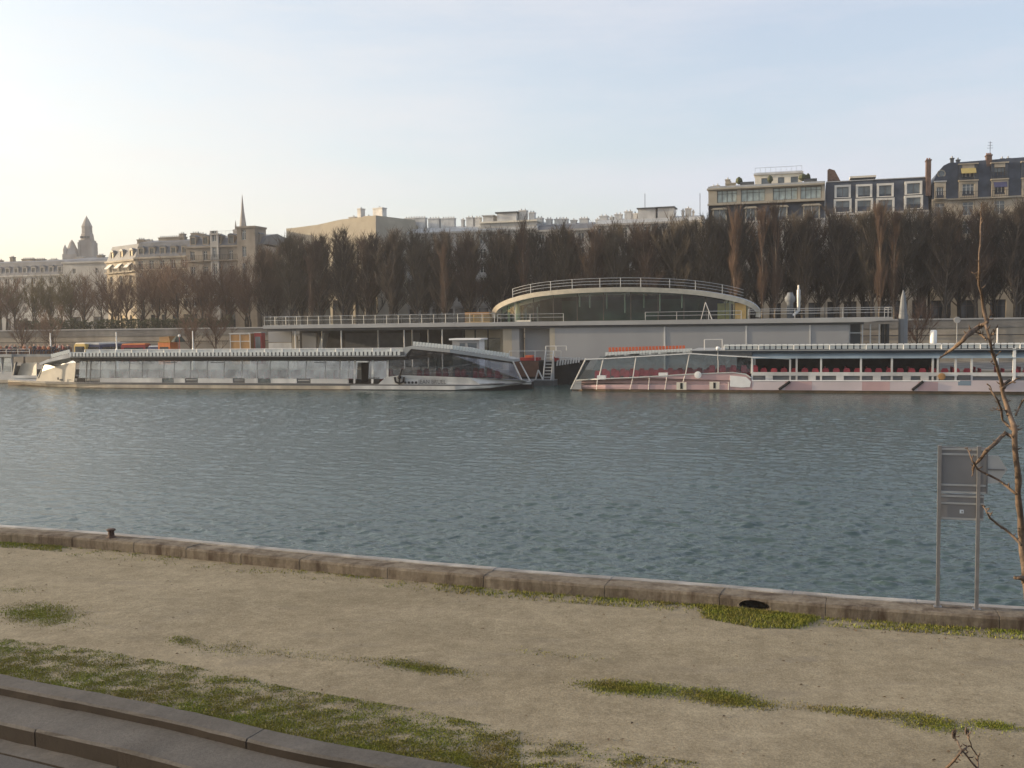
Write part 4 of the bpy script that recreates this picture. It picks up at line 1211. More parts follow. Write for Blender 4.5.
# ------------------------------------------------------------------ trees
def grow(mb, p, d, L, r, lvl, P, rr):
    seg = P['seg'][lvl]; pts = [p]; rs = [r]; q = p.copy(); dd = d.copy()
    for i in range(seg):
        dd = (dd + Vector((rr.gauss(0, P['wob']), rr.gauss(0, P['wob']), P['up'][lvl] / seg))).normalized()
        q = q + dd * (L / seg); pts.append(q.copy()); rs.append(r * (1 - .8 * (i + 1) / seg))
    mb.tube(pts, rs, ('bark_mid' if P['mat'] in ('twig', 'twig_mid', 'twig_grey', 'twig_tan') else P['mat']) if lvl == 0 else P['mat'], 3 if lvl > 0 else 4, False)
    if lvl + 1 < len(P['n']):
        for _ in range(P['n'][lvl + 1]):
            t_ = rr.uniform(.15, 1.0); k_ = min(seg - 1, int(t_ * seg)); f_ = t_ * seg - k_
            s_ = pts[k_].lerp(pts[k_ + 1], f_)
            a = rr.uniform(0, 2 * PI); sp = P['spread'][lvl + 1] * rr.uniform(.6, 1.3)
            nd = (dd + Vector((math.cos(a) * sp, math.sin(a) * sp, rr.uniform(-.2, .3)))).normalized()
            grow(mb, s_, nd, P['len'][lvl + 1] * rr.uniform(.6, 1.2), P['rad'][lvl + 1], lvl + 1, P, rr)


def tree_meshes(kind, seed):
    rr = random.Random(seed); tr = MB(); cr = MB()
    if kind == 'plane':
        H = 16; top = 12.2; start = 1.9; P = dict(seg=[4, 2, 1], wob=.08, up=[.5, .5, .2], n=[0, 9, 8], spread=[0, .55, .65], len=[0, 1.9, 1.15], rad=[0, .042, .028], mat='twig'); nl = 42; ll = (2.9, 5.0); sp = .42; tm = 'bark'; r0 = .27
    elif kind == 'poplar':
        H = 17; top = 15.5; start = 1.5; P = dict(seg=[3, 2, 1], wob=.05, up=[.9, .7, .4], n=[0, 6, 6], spread=[0, .35, .45], len=[0, 1.9, 1.2], rad=[0, .024, .015], mat='twig_poplar'); nl = 36; ll = (2.2, 3.8); sp = .33; tm = 'bark_pale'; r0 = .16
    else:
        H = 11; top = 7; start = 1.7; P = dict(seg=[4, 3, 1], wob=.13, up=[.5, .3, .1], n=[0, 8, 6], spread=[0, .75, .8], len=[0, 2.2, 1.25], rad=[0, .034, .02], mat='twig_red' if kind == 'loose' else 'twig_olive'); nl = 16; ll = (3.5, 5.5); sp = .75; tm = 'bark'; r0 = .22
    pts = []; rs = []; x = y = 0
    for i in range(10):
        z = top * i / 9
        pts.append((x, y, z)); rs.append(r0 * (1 - .82 * i / 9) * (1.25 if i == 0 else 1)); x += rr.gauss(0, .11); y += rr.gauss(0, .11)
    pts[0] = (pts[0][0], pts[0][1], -.3)
    tr.tube(pts, rs, tm, 8)
    tw = {'plane': ['twig', 'twig_grey', 'twig_mid', 'twig_tan', 'twig_grey', 'twig', 'twig_mid', 'twig_tan'][seed // 100 % 8]}.get(kind, P['mat']); P['mat'] = tw
    for i in range(nl):
        t_ = rr.uniform(0, 1); z = start + (top - start) * t_; k_ = min(8, int(z / top * 9)); f_ = z / top * 9 - k_
        s_ = Vector(pts[k_]).lerp(Vector(pts[k_ + 1]), f_); a = rr.uniform(0, 2 * PI) + i * 2.4
        d = Vector((math.cos(a) * sp, math.sin(a) * sp, 1 if kind != 'loose' else rr.uniform(.5, 1.1))).normalized()
        if kind in ('plane',): sp = .74 - .44 * t_; d = Vector((math.cos(a) * sp * rr.uniform(.5, 1.5), math.sin(a) * sp * rr.uniform(.5, 1.5), 1)).normalized()
        grow(cr, s_, d, min(rr.uniform(*ll), H - z) if kind != 'loose' else rr.uniform(*ll), (.095 if kind == 'plane' else .085) if kind != 'poplar' else .04, 0, P, rr)
    return tr.mesh('trunk', True), cr.mesh('crown')


TM = {k_: [tree_meshes(k_, 100 * i + 7 + len(k_)) for i in range(n)] for k_, n in (('plane', 8), ('poplar', 2), ('loose', 4), ('olive', 2))}


def put_tree(kind, x, y, z, s, label, group, rr=RND, sw=1.0):
    tm, cm = rr.choice(TM[kind])
    t = thing('bare_plane_tree' if kind == 'plane' else 'bare_poplar' if kind == 'poplar' else 'bare_tree', label, 'tree', loc=(x, y, z), rz=rr.uniform(0, 6.28), group=group)
    t.scale = (s * sw, s * sw, s)
    part(tm, 'trunk', t); part(cm, 'crown', t)
    return t


for row, y0 in enumerate((152, 157.5, 163.5)):
    fr = Frame((0, y0), FA, 6.2)
    u = fr.u(268 - row * 3) + row * 1.7
    while u < fr.u(1075):
        uu = u + RND.uniform(-.5, .5); vv = RND.uniform(-.8, .8)
        p = fr.w(uu, vv)
        frac = max(0, min(1, (u - fr.u(262)) / 14))
        edge = lerp_tab([(255, .76), (290, .925), (390, .925), (430, .89), (540, .90), (640, .925), (720, .94), (1080, .94)], p.x / p.y * 1000 + 512)
        put_tree('plane', p.x, p.y, 6.2, RND.uniform(.975, 1.02) * edge, ('tall bare plane tree in the front row of the dense dark line across the river',
                 'tall bare plane tree in the middle row of the dense dark line across the river', 'tall bare plane tree in the back row of the dense dark line across the river')[row],
                 ('plane trees in the front row', 'plane trees in the middle row', 'plane trees in the back row')[row], sw=1.2)
        u += RND.uniform(4.1, 4.7)
fr = Frame((0, 148.6), FA, 6.2)
for px_, s, lab in ((445, .70, 'thin pale poplar by itself left of the pavilion dome'), (524, .90, 'reddish poplar rising right above the left end of the pavilion roof'),
                    (736, .90, 'tall rusty poplar just left of the twin poplars behind the pier'), (763, .86, 'left one of two rusty poplars growing close together'), (776, .90, 'tallest rusty poplar, right of the pavilion roof'),
                    (880, .86, 'rusty poplar above the right end of the pier deck'), (893, .80, 'slim rusty poplar beside the pier deck end'), (312, .62, 'short pale poplar behind the pier deck left end')):
    p = fr.w(fr.u(px_), RND.uniform(-.3, .3)); put_tree('poplar', p.x, p.y, 6.2, s, lab, 'rusty poplars before the dark trees', sw=1.1)
lr = random.Random(5)
for row, y0 in enumerate((151, 157, 164)):
    fr = Frame((0, y0), FA, 6.2)
    for px_ in range(-60 + row * 13, 268, 24 - row):
        q = px_ + lr.uniform(-6, 6); p = fr.w(fr.u(q), lr.uniform(-1, 1))
        big = 1.0 if 125 < q < 262 else .86
        put_tree('olive' if (15 < q < 75 and row < 2) else 'loose', p.x, p.y, 6.2, lr.uniform(.9, 1.08) * big,
                 'low olive-tinted bare tree in front of the slate roofed building' if (15 < q < 75 and row < 2) else 'spreading reddish-brown bare tree along the far street' + (' near the quay wall', ' in the middle of the row', ' close to the houses')[row],
                 'olive-tinted bare trees' if (15 < q < 75 and row < 2) else ('reddish bare trees near the wall', 'reddish bare trees in mid row', 'reddish bare trees by the houses')[row], lr)
fr = Frame((0, 141), FA, 1.4)
for px_, lab in ((23, 'slender bare tree on the lower quay at the far left'), (52, 'slender bare tree on the lower quay beside a white pole'), (190, 'slender bare tree on the lower quay behind the lamp'), (216, 'slender bare tree on the lower quay near the timber kiosk'), (916, 'slender bare tree on the lower quay right of the pier')):
    p = fr.w(fr.u(px_), 0); put_tree('loose', p.x, p.y, 1.4, .8, lab, 'bare trees on the lower quay', lr)

# hedges on the street edge
fr = Frame((0, 148.4), FA, 6.2)
for a, b_, lab in ((96, 148, 'low green hedge on the far street below the awning building'), (150, 196, 'low green hedge on the far street below the cream building'), (197, 232, 'low green hedge below the tower bay'), (20, 92, 'low dark green hedge on the far street below the slate roof')):
    ua, ub = fr.u(a), fr.u(b_); t = thing('hedge', lab, 'hedge', Frame(fr.w(ua, 0), FA, 6.2), 'hedges on the far street')
    h_ = MB(); k_ = h_.m('hedge')
    for _ in range(int((ub - ua) * 520)):
        x = RND.uniform(0, ub - ua); top = 2.3 + .9 * noise.noise(Vector((x * .6, 3, a)))
        c = Vector((x, RND.uniform(-.5, .9), RND.uniform(0, top))); i = len(h_.v)
        for _q in range(3): h_.v.append(tuple(c + Vector((RND.uniform(-.17, .17), RND.uniform(-.17, .17), RND.uniform(-.17, .17)))))
        h_.f.append([i, i + 1, i + 2]); h_.mi.append(k_)
    h_.build('foliage', t)


# ------------------------------------------------------------------ pier building
M['glass_rail'] = glass('frosted_rail_glass', (.55, .56, .56), .08, .2)
PF = Frame((0, 123), FA, 1.4)
t = thing('pier_building', 'long low grey boat pier building with oval glazed pavilion on its deck', 'building', PF)
U = lambda px, v=0.0: PF.u(px, v, 325)
ZT, ZB = PF.z(820, 318), PF.z(820, 322.6)
uL, uR = U(263), U(893)
b = MB(); b.prism([(uL, ZB + .05), (uR - 2.6, ZB), (uR, ZT - .22), (uR, ZT), (uL, ZT)], 0, 14, 'concrete'); b.build('deck', t)
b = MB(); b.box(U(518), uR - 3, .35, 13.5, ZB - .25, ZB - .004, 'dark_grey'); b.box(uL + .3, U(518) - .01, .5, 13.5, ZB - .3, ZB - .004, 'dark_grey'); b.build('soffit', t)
b = MB(); z0 = -.1; z1 = ZB - .255
xj = [U(q) for q in (553, 664, 746, 810, 850)]
for a, c in zip(xj[:-1], xj[1:]): b.box(a + .1, c - .1, .5, .8, z0, z1, 'panel')
b.box(U(520), U(548.5), 2.2, 2.5, z0, z1, 'panel')
b.box(U(548.5), U(553) + .09, .5, 13, z0, z1, 'stone_beige')  # beige wall end: sunlight on the grey wall's left side, painted in
b.build('wall', t)
for q in xj[1:4]: b = MB(); b.box(q - .09, q + .09, .44, .78, z0, z1, 'white'); b.build('joint_post', t)
b = MB(); b.box(U(850) + .1, uR - 3.2, 4, 4.3, z0, z1, 'panel_dark'); b.build('recessed_wall', t)
b = MB()
for q in (850, 863, 871, 880): b.box(U(q) - .07, U(q) + .07, 1.0, 1.15, z0, z1, 'steel')
b.box(U(830) + 2.2, uR - 3.2, 1.0, 1.12, z1 - 1.0, z1 - .9, 'steel'); b.build('screen_frame', t)
for q in (884, 888.5): b = MB(); b.lathe((U(q), 2, 0), [(.22, z0), (.22, z1)], 'iron', 8); b.build('column', t)
for q in (295, 341, 404, 442): b = MB(); b.lathe((U(q, .7), .7, 0), [(.09, z0), (.09, z1)], 'white', 8); b.build('column', t)
for q in (322, 378, 412, 428): b = MB(); b.lathe((U(q, 5), 5, 0), [(.11, z0), (.11, z1)], 'steel', 8); b.build('column', t)
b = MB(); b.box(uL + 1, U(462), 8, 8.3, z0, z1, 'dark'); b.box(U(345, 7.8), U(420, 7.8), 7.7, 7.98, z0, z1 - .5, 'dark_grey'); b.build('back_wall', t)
b = MB(); z2 = PF.z(280, 336, 4); z3 = PF.z(280, 342, 4)
b.box(U(268, 4), U(291, 4), 4, 4.25, z0, z3 - .12, 'white'); b.box(U(268, 4), U(291, 4), 4, 4.25, z3, z2 + .6, 'panel'); b.box(U(291.5, 4), U(297, 4), 3.98, 4.22, z0, z2, 'stone'); b.box(U(298, 4), U(312, 4), 5, 5.2, z0, z1 - .4, 'panel'); b.build('ticket_partition', t)
b = MB(); b.xprism([(3.5, 0), (3.7, 0), (7, z1 - .5), (6.8, z1 - .5)], U(314, 5), U(318, 5), 'dark_grey'); b.prism([(U(313, 5), .2), (U(316, 5), .2), (U(324, 5), z1 - .4), (U(321, 5), z1 - .4)], 5.2, 6.4, 'steel'); b.build('inner_stair', t)
b = MB(); xa, xb = U(462, 2.5), U(500, 2.5)
b.box(xa, xb, 3.6, 3.8, z0, z1, 'stone_beige')
b.build('tan_wall', t)
for i in range(3):
    w_ = (xb - xa) / 3; d = MB(); x = xa + w_ * i
    d.box(x, x + .16, 2.4, 2.6, z0, z1, 'iron'); d.box(x + .16, x + w_, 2.42, 2.58, z1 - 1.3, z1 - 1.2, 'iron'); d.box(x + .16, x + w_, 2.42, 2.58, z1 - .15, z1, 'iron'); w2 = d.build('window', t)
    d = MB(); d.box(x + .16, x + w_, 2.48, 2.5, z0, z1 - 1.3, 'glass_clear'); d.build('pane', w2)
b = MB(); b.box(U(500.5), U(509.5), .9, 3, z0, z1, 'stone_beige'); b.box(U(509.5) + .01, U(517), .9, 3, z0, z1, 'panel'); b.build('pillar', t)

# deck railings
z = ZT
def rail_line(b, pts, h=1.1, m='steel', sp=2.0, rails=(1.0, .55), r=.03):
    for a, c in zip(pts[:-1], pts[1:]):
        a, c = Vector(a), Vector(c)
        for k_ in rails: b.tube([a + Vector((0, 0, h * k_)), c + Vector((0, 0, h * k_))], r, m, 5)
        n = max(1, int((c - a).length / sp))
        for i in range(n + 1):
            q = a.lerp(c, i / n); b.tube([q, q + Vector((0, 0, h))], r * 1.25, m, 5)
b = MB(); rail_line(b, [(uL + .1, 10, z), (uL + .1, .2, z), (U(494), .2, z)], sp=1.6); b.build('deck_railing', t)
b = MB(); rail_line(b, [(U(748), .25, z), (uR - .1, .25, z), (uR - .1, 12, z)], sp=4.2, rails=(1.0, .8, .5)); b.build('deck_railing', t)
b = MB(); rail_line(b, [(U(645), .25, z), (U(741), .25, z)], h=.95, sp=3.4); b.build('deck_railing', t)
b = MB(); rail_line(b, [(U(497), .25, z), (U(563), .25, z)], h=.95, sp=2.8); b.build('deck_railing', t)
b = MB(); n = 26; xa, xb = uL + .3, U(492)
for i in range(n): b.box(xa + (xb - xa) * i / n + .04, xa + (xb - xa) * (i + 1) / n - .04, .19, .21, z + .08, z + .98, 'glass_rail')
b.build('glass_panels', t)

# pavilion
top_px = [(491.2, 318), (491.6, 312), (495, 306.5), (501, 302.3), (512, 297.8), (530, 293.3), (550, 290.6), (580, 288.3), (620, 287.2), (660, 287.8), (695, 290.2), (722, 294.2), (740, 298.3), (751, 302.4), (757.5, 307), (760.5, 312), (760, 317.5)]
vc, bb = 7.0, 6.6
uc = (U(491.2, 7) + U(760.5, 7)) / 2; aa = (U(760.5, 7) - U(491.2, 7)) / 2 + .02
def ell(u, a_, b_):
    q = max(0, 1 - ((u - uc) / a_) ** 2); return vc - b_ * math.sqrt(q)
prof = []
for px, py in top_px:
    v_ = 7.0
    for _ in range(12):
        u_, z_ = PF.uz(px, py, v_); v_ = .6 * v_ + .4 * ell(u_, aa, bb)
    prof.append((u_, v_, z_))
# resample finer
def catmull(P, n=4):
    out = []
    for i in range(len(P) - 1):
        p0, p1, p2, p3 = [Vector(P[max(0, min(len(P) - 1, j))]) for j in (i - 1, i, i + 1, i + 2)]
        for k_ in range(n):
            s_ = k_ / n
            out.append(.5 * (2 * p1 + (p2 - p0) * s_ + (2 * p0 - 5 * p1 + 4 * p2 - p3) * s_ * s_ + (3 * p1 - p0 - 3 * p2 + p3) * s_ ** 3))
    return out + [Vector(P[-1])]
prof = catmull(prof)
pav = MB(); kc = pav.m('cream_paint'); kz = pav.m('zinc'); ku = pav.m('white'); rows = []
for i, p in enumerate(prof):
    tg = (prof[min(i + 1, len(prof) - 1)] - prof[max(i - 1, 0)]); tg2 = Vector((tg.x, 0, tg.z)).normalized(); nn = Vector((tg2.z, 0, -tg2.x))
    th = .55
    q = p + nn * th; vb = 2 * vc - p.y
    i0 = len(pav.v)
    pav.v += [tuple(p), (q.x, p.y + .25, q.z), (q.x, vb - .25, q.z), (p.x, vb, p.z), (p.x, vc, p.z + .12)]
    rows.append(i0)
for a, c in zip(rows[:-1], rows[1:]):
    for j0, j1, k_ in ((0, 1, kc), (1, 2, ku), (2, 3, kc), (3, 4, kz), (4, 0, kz)):
        pav.f.append([a + j0, a + j1, c + j1, c + j0]); pav.mi.append(k_)
roof = pav.build('pavilion_roof', t)
def roof_z(u):
    for a, c in zip(prof[:-1], prof[1:]):
        if a.x <= u <= c.x: return a.z + (c.z - a.z) * (u - a.x) / max(1e-6, c.x - a.x)
    return ZT
rl = MB(); pts = [p for p in prof if U(502) + .2 < p.x < U(743)]
def inn(p): return Vector((p.x, p.y + .35, p.z + .02))
for h_ in (1.1, .75, .4): rl.tube([inn(p) + Vector((0, 0, h_)) for p in pts], .028, 'steel', 5)
last = None
for p in pts:
    if last is None or p.x - last > 2.4: rl.tube([inn(p), inn(p) + Vector((0, 0, 1.12))], .04, 'steel', 5); last = p.x
rl.build('roof_railing', t)
ga, gb = aa - 1.5, bb - 1.3
gm_ = MB(); mm = MB(); N = 44; pl = []
for i in range(N + 1):
    an = PI * (i / N); u_ = uc - ga * math.cos(an); v_ = vc - gb * math.sin(an); pl.append((u_, v_, max(ZT + .05, roof_z(u_) - .57)))
for a, c in zip(pl[:-1], pl[1:]):
    if min(a[2], c[2]) - ZT < .3: continue
    gm_.face([(a[0], a[1], ZT + .02), (c[0], c[1], ZT + .02), (c[0], c[1], c[2]), (a[0], a[1], a[2])], 'glass_pier')
for i, a in enumerate(pl):
    if i % 3 == 0 and a[2] - ZT > .5: mm.box(a[0] - .04, a[0] + .04, a[1] - .04, a[1] + .04, ZT, a[2], 'frame_dark')
gm_.build('pavilion_glass', t); mm.build('mullions', t)
b = MB(); b.box(U(562, 8), U(705, 8), 8, 10.5, ZT + .01, ZT + 2.6, 'green_in'); b.box(U(540, 10.6), U(722, 10.6), 10.6, 10.8, ZT + .01, ZT + 3.1, 'dark'); b.box(U(600, 5), U(660, 5), 4.5, 5.2, ZT + .01, ZT + .95, 'green_in'); b.build('bar_core', t)
b = MB()
for q, y in ((580, 307), (590, 308), (607, 309), (625, 313), (644, 308), (660, 311), (682, 308)):
    u_ = U(q, 3.5); zz = roof_z(u_) - .6; b.lathe((u_, 3.5, 0), [(.06, PF.z(q, y, 3.5)), (.09, zz - .6), (.07, zz)], 'white', 7)
b.build('hanging_tubes', t)
b = MB(); u_ = U(517.5, 4.2); b.box(u_ - .3, u_ + .3, 4.0, 4.5, ZT + .01, roof_z(u_) - .58, 'cream_paint'); u_ = U(509, 5); b.box(u_ - .12, u_ + .12, 4.9, 5.1, ZT + .01, roof_z(u_) - .6, 'cream_paint'); b.box(U(517, 2.5), U(531, 2.5), 2.2, 2.6, ZT + .01, ZT + .22, 'cream_paint'); b.build('column', t)
for q0, q1 in ((717.5, 729), (735, 746)): b = MB(); b.box(U(q0, 4.8), U(q1, 4.8), 4.8, 5.1, ZT + .01, ZT + 1.9, 'wood_warm'); b.build('timber_panel', t)
b = MB(); b.tube([(U(701, .9), .9, ZT), (U(705.5, .9), .9, ZT + 2.0)], .05, 'white', 5); b.tube([(U(712, .9), .9, ZT), (U(705.5, .9), .9, ZT + 2.0)], .05, 'white', 5); b.build('trestle', t)
# roof plant
b = MB(); u_ = U(790, 6); b.lathe((u_, 6, 0), [(.38, ZT + .01), (.38, PF.z(790, 303, 6)), (.5, PF.z(790, 302, 6)), (.62, PF.z(790, 300, 6)), (.6, PF.z(790, 297, 6)), (.42, PF.z(790, 295.5, 6)), (.3, PF.z(790, 292.5, 6))], 'panel_dark', 12); b.build('ventilator', t, True)
b = MB(); u_ = U(798.5, 5.5); b.lathe((u_, 5.5, 0), [(.18, ZT + .8), (.22, PF.z(798, 297, 5.5)), (.22, PF.z(798, 290, 5.5)), (.12, PF.z(798, 289, 5.5)), (.12, PF.z(798, 285, 5.5))], 'steel', 10); b.tube([(u_ - .6, 5.3, ZT + .3), (u_ - .3, 5.3, ZT + .6), (u_, 5.5, ZT + .9)], .16, 'steel', 8); b.build('flue', t)
b = MB(); b.box(U(466, 3), U(490, 3), 3, 4, ZT + .01, ZT + .95, 'wood_warm'); b.box(U(465, 4.2), U(489, 4.2), 4.2, 5.4, ZT + .01, ZT + 1.3, 'orange_pan'); b.build('planter_boxes', t)
b = MB(); u_ = U(903, 3); b.lathe((u_, 3, 0), [(.5, z0), (.5, ZT), (.42, ZT + .6), (.36, PF.z(903, 305, 3)), (.26, PF.z(903, 297, 3)), (.05, PF.z(903, 290, 3))], 'panel_dark', 9); b.build('end_pylon', t)

# ------------------------------------------------------------------ boats
def hull(stations, strips, name, parent):
    """stations: (u, vn_wl, vn, vf, zdeck, [z levels]); near/far sides lofted with one material per strip, deck on top"""
    b = MB(); n = len(strips); rows = []
    for u, vw, vn, vf, zs in stations:
        r = []
        for j, z in enumerate(zs):
            s_ = j / (len(zs) - 1); r.append((u, vw + (vn - vw) * min(1, s_ * 1.6), z))
        vm = vn + vf
        far = [(u, vm - p[1], p[2]) for p in reversed(r)]
        i0 = len(b.v); b.v += r + far; rows.append(i0)
    m_ = 2 * (n + 1)
    mats = strips + ['grey_roof'] + list(reversed(strips))
    for a, c in zip(rows[:-1], rows[1:]):
        for j in range(m_ - 1):
            b.f.append([a + j, c + j, c + j + 1, a + j + 1]); b.mi.append(b.m(mats[j]))
    for r in (rows[0], rows[-1]):
        b.f.append([r + j for j in range(m_)]); b.mi.append(b.m(strips[0]))
    return b.build(name, parent)


def seat_mesh(name, m, wd=.44, ht=.5, dp=.42):
    b = MB(); b.box(0, wd, 0, .07, .05, ht, m); b.box(0, wd, .07, dp, .12, .2, m); b.box(wd * .4, wd * .6, .12, .3, 0, .119, 'dark_grey')
    return b.mesh(name)


roof_seat_w = seat_mesh('roof_seat', 'seat_white', .29, .50); roof_seat_o = seat_mesh('roof_seat', 'seat_orange', .25, .52); roof_seat_r = seat_mesh('roof_seat', 'seat_red', .36, .5)
b = MB(); b.box(0, .62, 0, .12, .35, 1.0, 'seat_red'); b.box(.08, .54, .0, .1, 1.001, 1.12, 'seat_red'); b.box(0, .62, .12, .6, .35, .5, 'seat_red'); b.box(.1, .52, .15, .5, 0, .349, 'dark'); seat_in = b.mesh('seat')
b = MB(); b.box(0, .5, 0, 1.5, .4, .55, 'seat_red'); b.box(0, .12, 0, 1.5, .551, 1.2, 'seat_red'); b.box(.1, .4, .2, 1.3, 0, .399, 'dark'); seat_row = b.mesh('seat')

a0, a1 = at_z(8, 387.6), at_z(532, 391.3)
BF = Frame((a0.x, a0.y), math.atan2(a1.y - a0.y, a1.x - a0.x), 0)
t = thing('sightseeing_boat', 'long glass-sided sightseeing boat moored at the left, white seats along its roof', 'boat', BF)
u = lambda px, v=0.0, py=380: BF.u(px, v, py)
BW = 8.4
zsL = [-.4, .08, .45, .70]
stt = [(u(8, 4.15), 4.15, 4.1, BW - 4.1, [-.1, .45, .62, .72]), (u(22, 2.9), 3.6, 2.9, BW - 2.9, [-.3, .2, .52, .72]), (u(45, 1.2), 1.9, 1.2, BW - 1.2, [-.4, .1, .46, .72]), (u(75), .5, .2, BW - .2, zsL), (u(105), 0, 0, BW, zsL), (u(350), 0, 0, BW, zsL)]
hull(stt, ['waterline', 'tan_strake', 'dark_grey'], 'hull', t)  # dark grey top strip colours in the shadow above the tan strake
zsR = [-.4, .1, .5, .62]
stt = [(u(350) + .01, 0, 0, BW, zsR), (u(455), 0, 0, BW, zsR), (u(488), .7, .4, BW - .4, [-.4, .28, .55, .66]), (u(510, 1), 2.2, 1.5, BW - 1.5, [-.4, .5, .62, .7]), (u(532, 3.8), 4.0, 3.6, BW - 3.6, [-.3, .68, .74, .8])]
hull(stt, ['black', 'white', 'dark_grey'], 'bow_hull', t)
# bulwark panels with vents between them
zp0, zp1 = .71, 1.22
b = MB()
cuts = [(98, 160), (172, 183), (196, 231), (243, 256), (269, 295), (309, 347)]
for a, c in cuts: b.box(u(a), u(c), .36, .44, zp0, zp1, 'white')
b.build('bulwark', t)
for a, c in ((183.5, 195.5), (231.5, 242.5), (295.5, 308.5)):
    b = MB(); b.box(u(a), u(c), .4, .5, zp0, zp1, 'dark_grey'); b.box(u(a) + .1, u(c) - .1, .37, .39, zp0 + .3, zp0 + .36, 'white'); b.build('vent', t)
# side glass
zg0, zg1 = 1.23, 3.29
def lean(b, xa, xb, m, y0=.36, y1=.66, za=zg0, zb=zg1, th=.02):
    b.xprism([(y0, za), (y0 + th, za), (y1 + th, zb), (y1, zb)], xa, xb, m)
b = MB(); xd0, xd1 = u(355.5), u(367)
lean(b, u(98), xd0, 'glass_boat'); lean(b, xd1, u(386), 'glass_boat')
for a, c in ((160, 172), (256, 269)): b.box(u(a), u(c), .4, .42, zp0, zp1, 'glass_boat')
b.build('side_glass', t)
b = MB(); b.xprism([(BW - .4, zp0), (BW - .36, zp0), (BW - .82, zg1), (BW - .86, zg1)], u(98), u(386), 'glass_clear'); b.build('far_side_glass', t)
for q in (98, 113, 127, 140, 161.5, 172, 188, 205, 222, 240, 255, 268, 286, 304, 323.5, 338, 347):
    b = MB(); lean(b, u(q) - .035, u(q) + .035, 'panel', .33, .63); b.build('mullion', t)
for q in (353, 386, 371): b = MB(); lean(b, u(q) - .12, u(q) + .12, 'white', .31, .62, zp0); b.build('door_post', t)
b = MB(); b.box(xd0, xd1, .34, .8, 3.05, 3.2, 'white_bright'); b.box(u(367.2), u(378), .37, .45, zp0, zp1 + .15, 'black'); b.build('door_frame', t)
b = MB()
for a, c in ((162, 174), (208, 222), (312, 324)): b.box(u(a), u(c), .62, .72, 3.0, 3.08, 'dark_grey')
b.build('window_vent', t)
b = MB(); b.box(u(98), u(500), .6, BW - .6, .705, .72, 'dark'); b.build('cabin_floor', t)
b = MB(); b.box(u(353), u(354), 2.2, BW - 2, .73, 3.3, 'dark'); b.box(u(350), u(372), 4.2, 4.4, .73, 3.3, 'redp'); b.build('inner_partition', t)
n = 0
for v_ in (1.2, 4.9):
    x = u(103)
    while x < u(346): part(seat_row, 'seat', t, (x, v_, .72)); x += 1.75
# roof
b = MB(); xa, xb = u(70), u(406)
b.xprism([(.22, 3.30), (BW - .2, 3.30), (BW - .2, 3.72), (.22, 3.72)], xa, xb, 'black'); b.xprism([(-.2, 3.722), (BW + .2, 3.722), (BW + .2, 3.78), (-.2, 3.78)], xa, xb, 'grey_roof')  # black lower band has the roof overhang's shadow put into its colour
rf = b.build('roof', t)
sp = (u(402) - u(70)) / 88
for i in range(88): part(roof_seat_w, 'roof_seat', t, (u(70) + i * sp, .0 + .05, 3.78))
for i in range(11): part(roof_seat_r, 'roof_seat', t, (u(86) + i * .55, 5.5, 3.78))
b = MB(); rail_line(b, [(u(75), 1.9, 3.78), (u(404), 1.9, 3.78)], h=.78, sp=2.2, rails=(1.0,), r=.035, m='white_bright'); b.build('roof_rail', t)
b = MB(); b.box(u(76), u(400), 1.95, 2.0, 3.8, 4.5, 'seat_white'); b.build('rail_panel', t)
b = MB(); b.box(u(70.5), u(404), .24, .28, 3.785, 4.22, 'dark_grey'); b.build('seat_backing', t)
# stern saloon on the left
b = MB(); pf = [BF.uz(*q, .8) for q in ((41, 363), (49, 359.3), (70, 353.6), (72, 357.5), (50, 362), (42, 365))]
b.prism(list(reversed(pf)), .5, BW - .5, 'white'); b.build('stern_roof', t)
for i in range(9):
    q = 51 + i * 2.1; x, z = BF.uz(q, 358.0 - (q - 51) * .255, .9); part(roof_seat_w, 'roof_seat', t, (x, .9, z))
tv = [1.9, 1.72, .8, .42, .48, 1.9]
b = MB(); pf = [BF.uz(*q, v_) for q, v_ in zip(((36, 380), (40, 372), (66, 363.5), (76, 362.5), (74, 383), (36, 382.5)), tv)]
b.prism(list(reversed(pf)), tv[::-1], [v_ + .08 for v_ in tv][::-1], 'lit_cream'); b.build('stern_panel', t)
tv = [1.85, 1.9, 1.6, .95, .5, .86]
b = MB(); pf = [BF.uz(*q, v_) for q, v_ in zip(((41, 371.8), (44, 364.5), (52, 361.5), (71, 357.5), (76, 362.5), (66, 363.5)), tv)]
b.prism(list(reversed(pf)), tv[::-1], [v_ + .04 for v_ in tv][::-1], 'glass_sky')
lean(b, u(76.5), u(97.5), 'glass_boat', .4, .7, 1.2, 3.29); b.build('stern_glass', t)
b = MB(); b.tube([(*BF.uz(38.5, 378, .6)[:1], .6, BF.uz(38.5, 378, .6)[1]), (BF.uz(44, 364, .6)[0], .6, BF.uz(44, 364, .6)[1])], .09, 'dark_grey', 5)
x, z = BF.uz(44, 364, .6); b.tube([(x, .6, z), (x, BW - .6, z)], .08, 'dark_grey', 5); b.build('stern_frame', t)
b = MB(); b.box(u(74.5), u(81.5), .45, .6, .72, 1.35, 'black'); b.box(u(54), u(55.2), .58, .615, .95, 1.25, 'black'); b.box(u(56), u(59.5), .58, .615, .85, 1.05, 'dark_grey'); b.box(u(64), u(68), .58, .615, .95, 1.0, 'dark_grey'); b.build('stern_locker', t)
for q in (84, 88): b = MB(); lean(b, u(q) - .07, u(q) + .07, 'dark_grey', .33, .66, .75, 3.29); b.build('door_post', t)
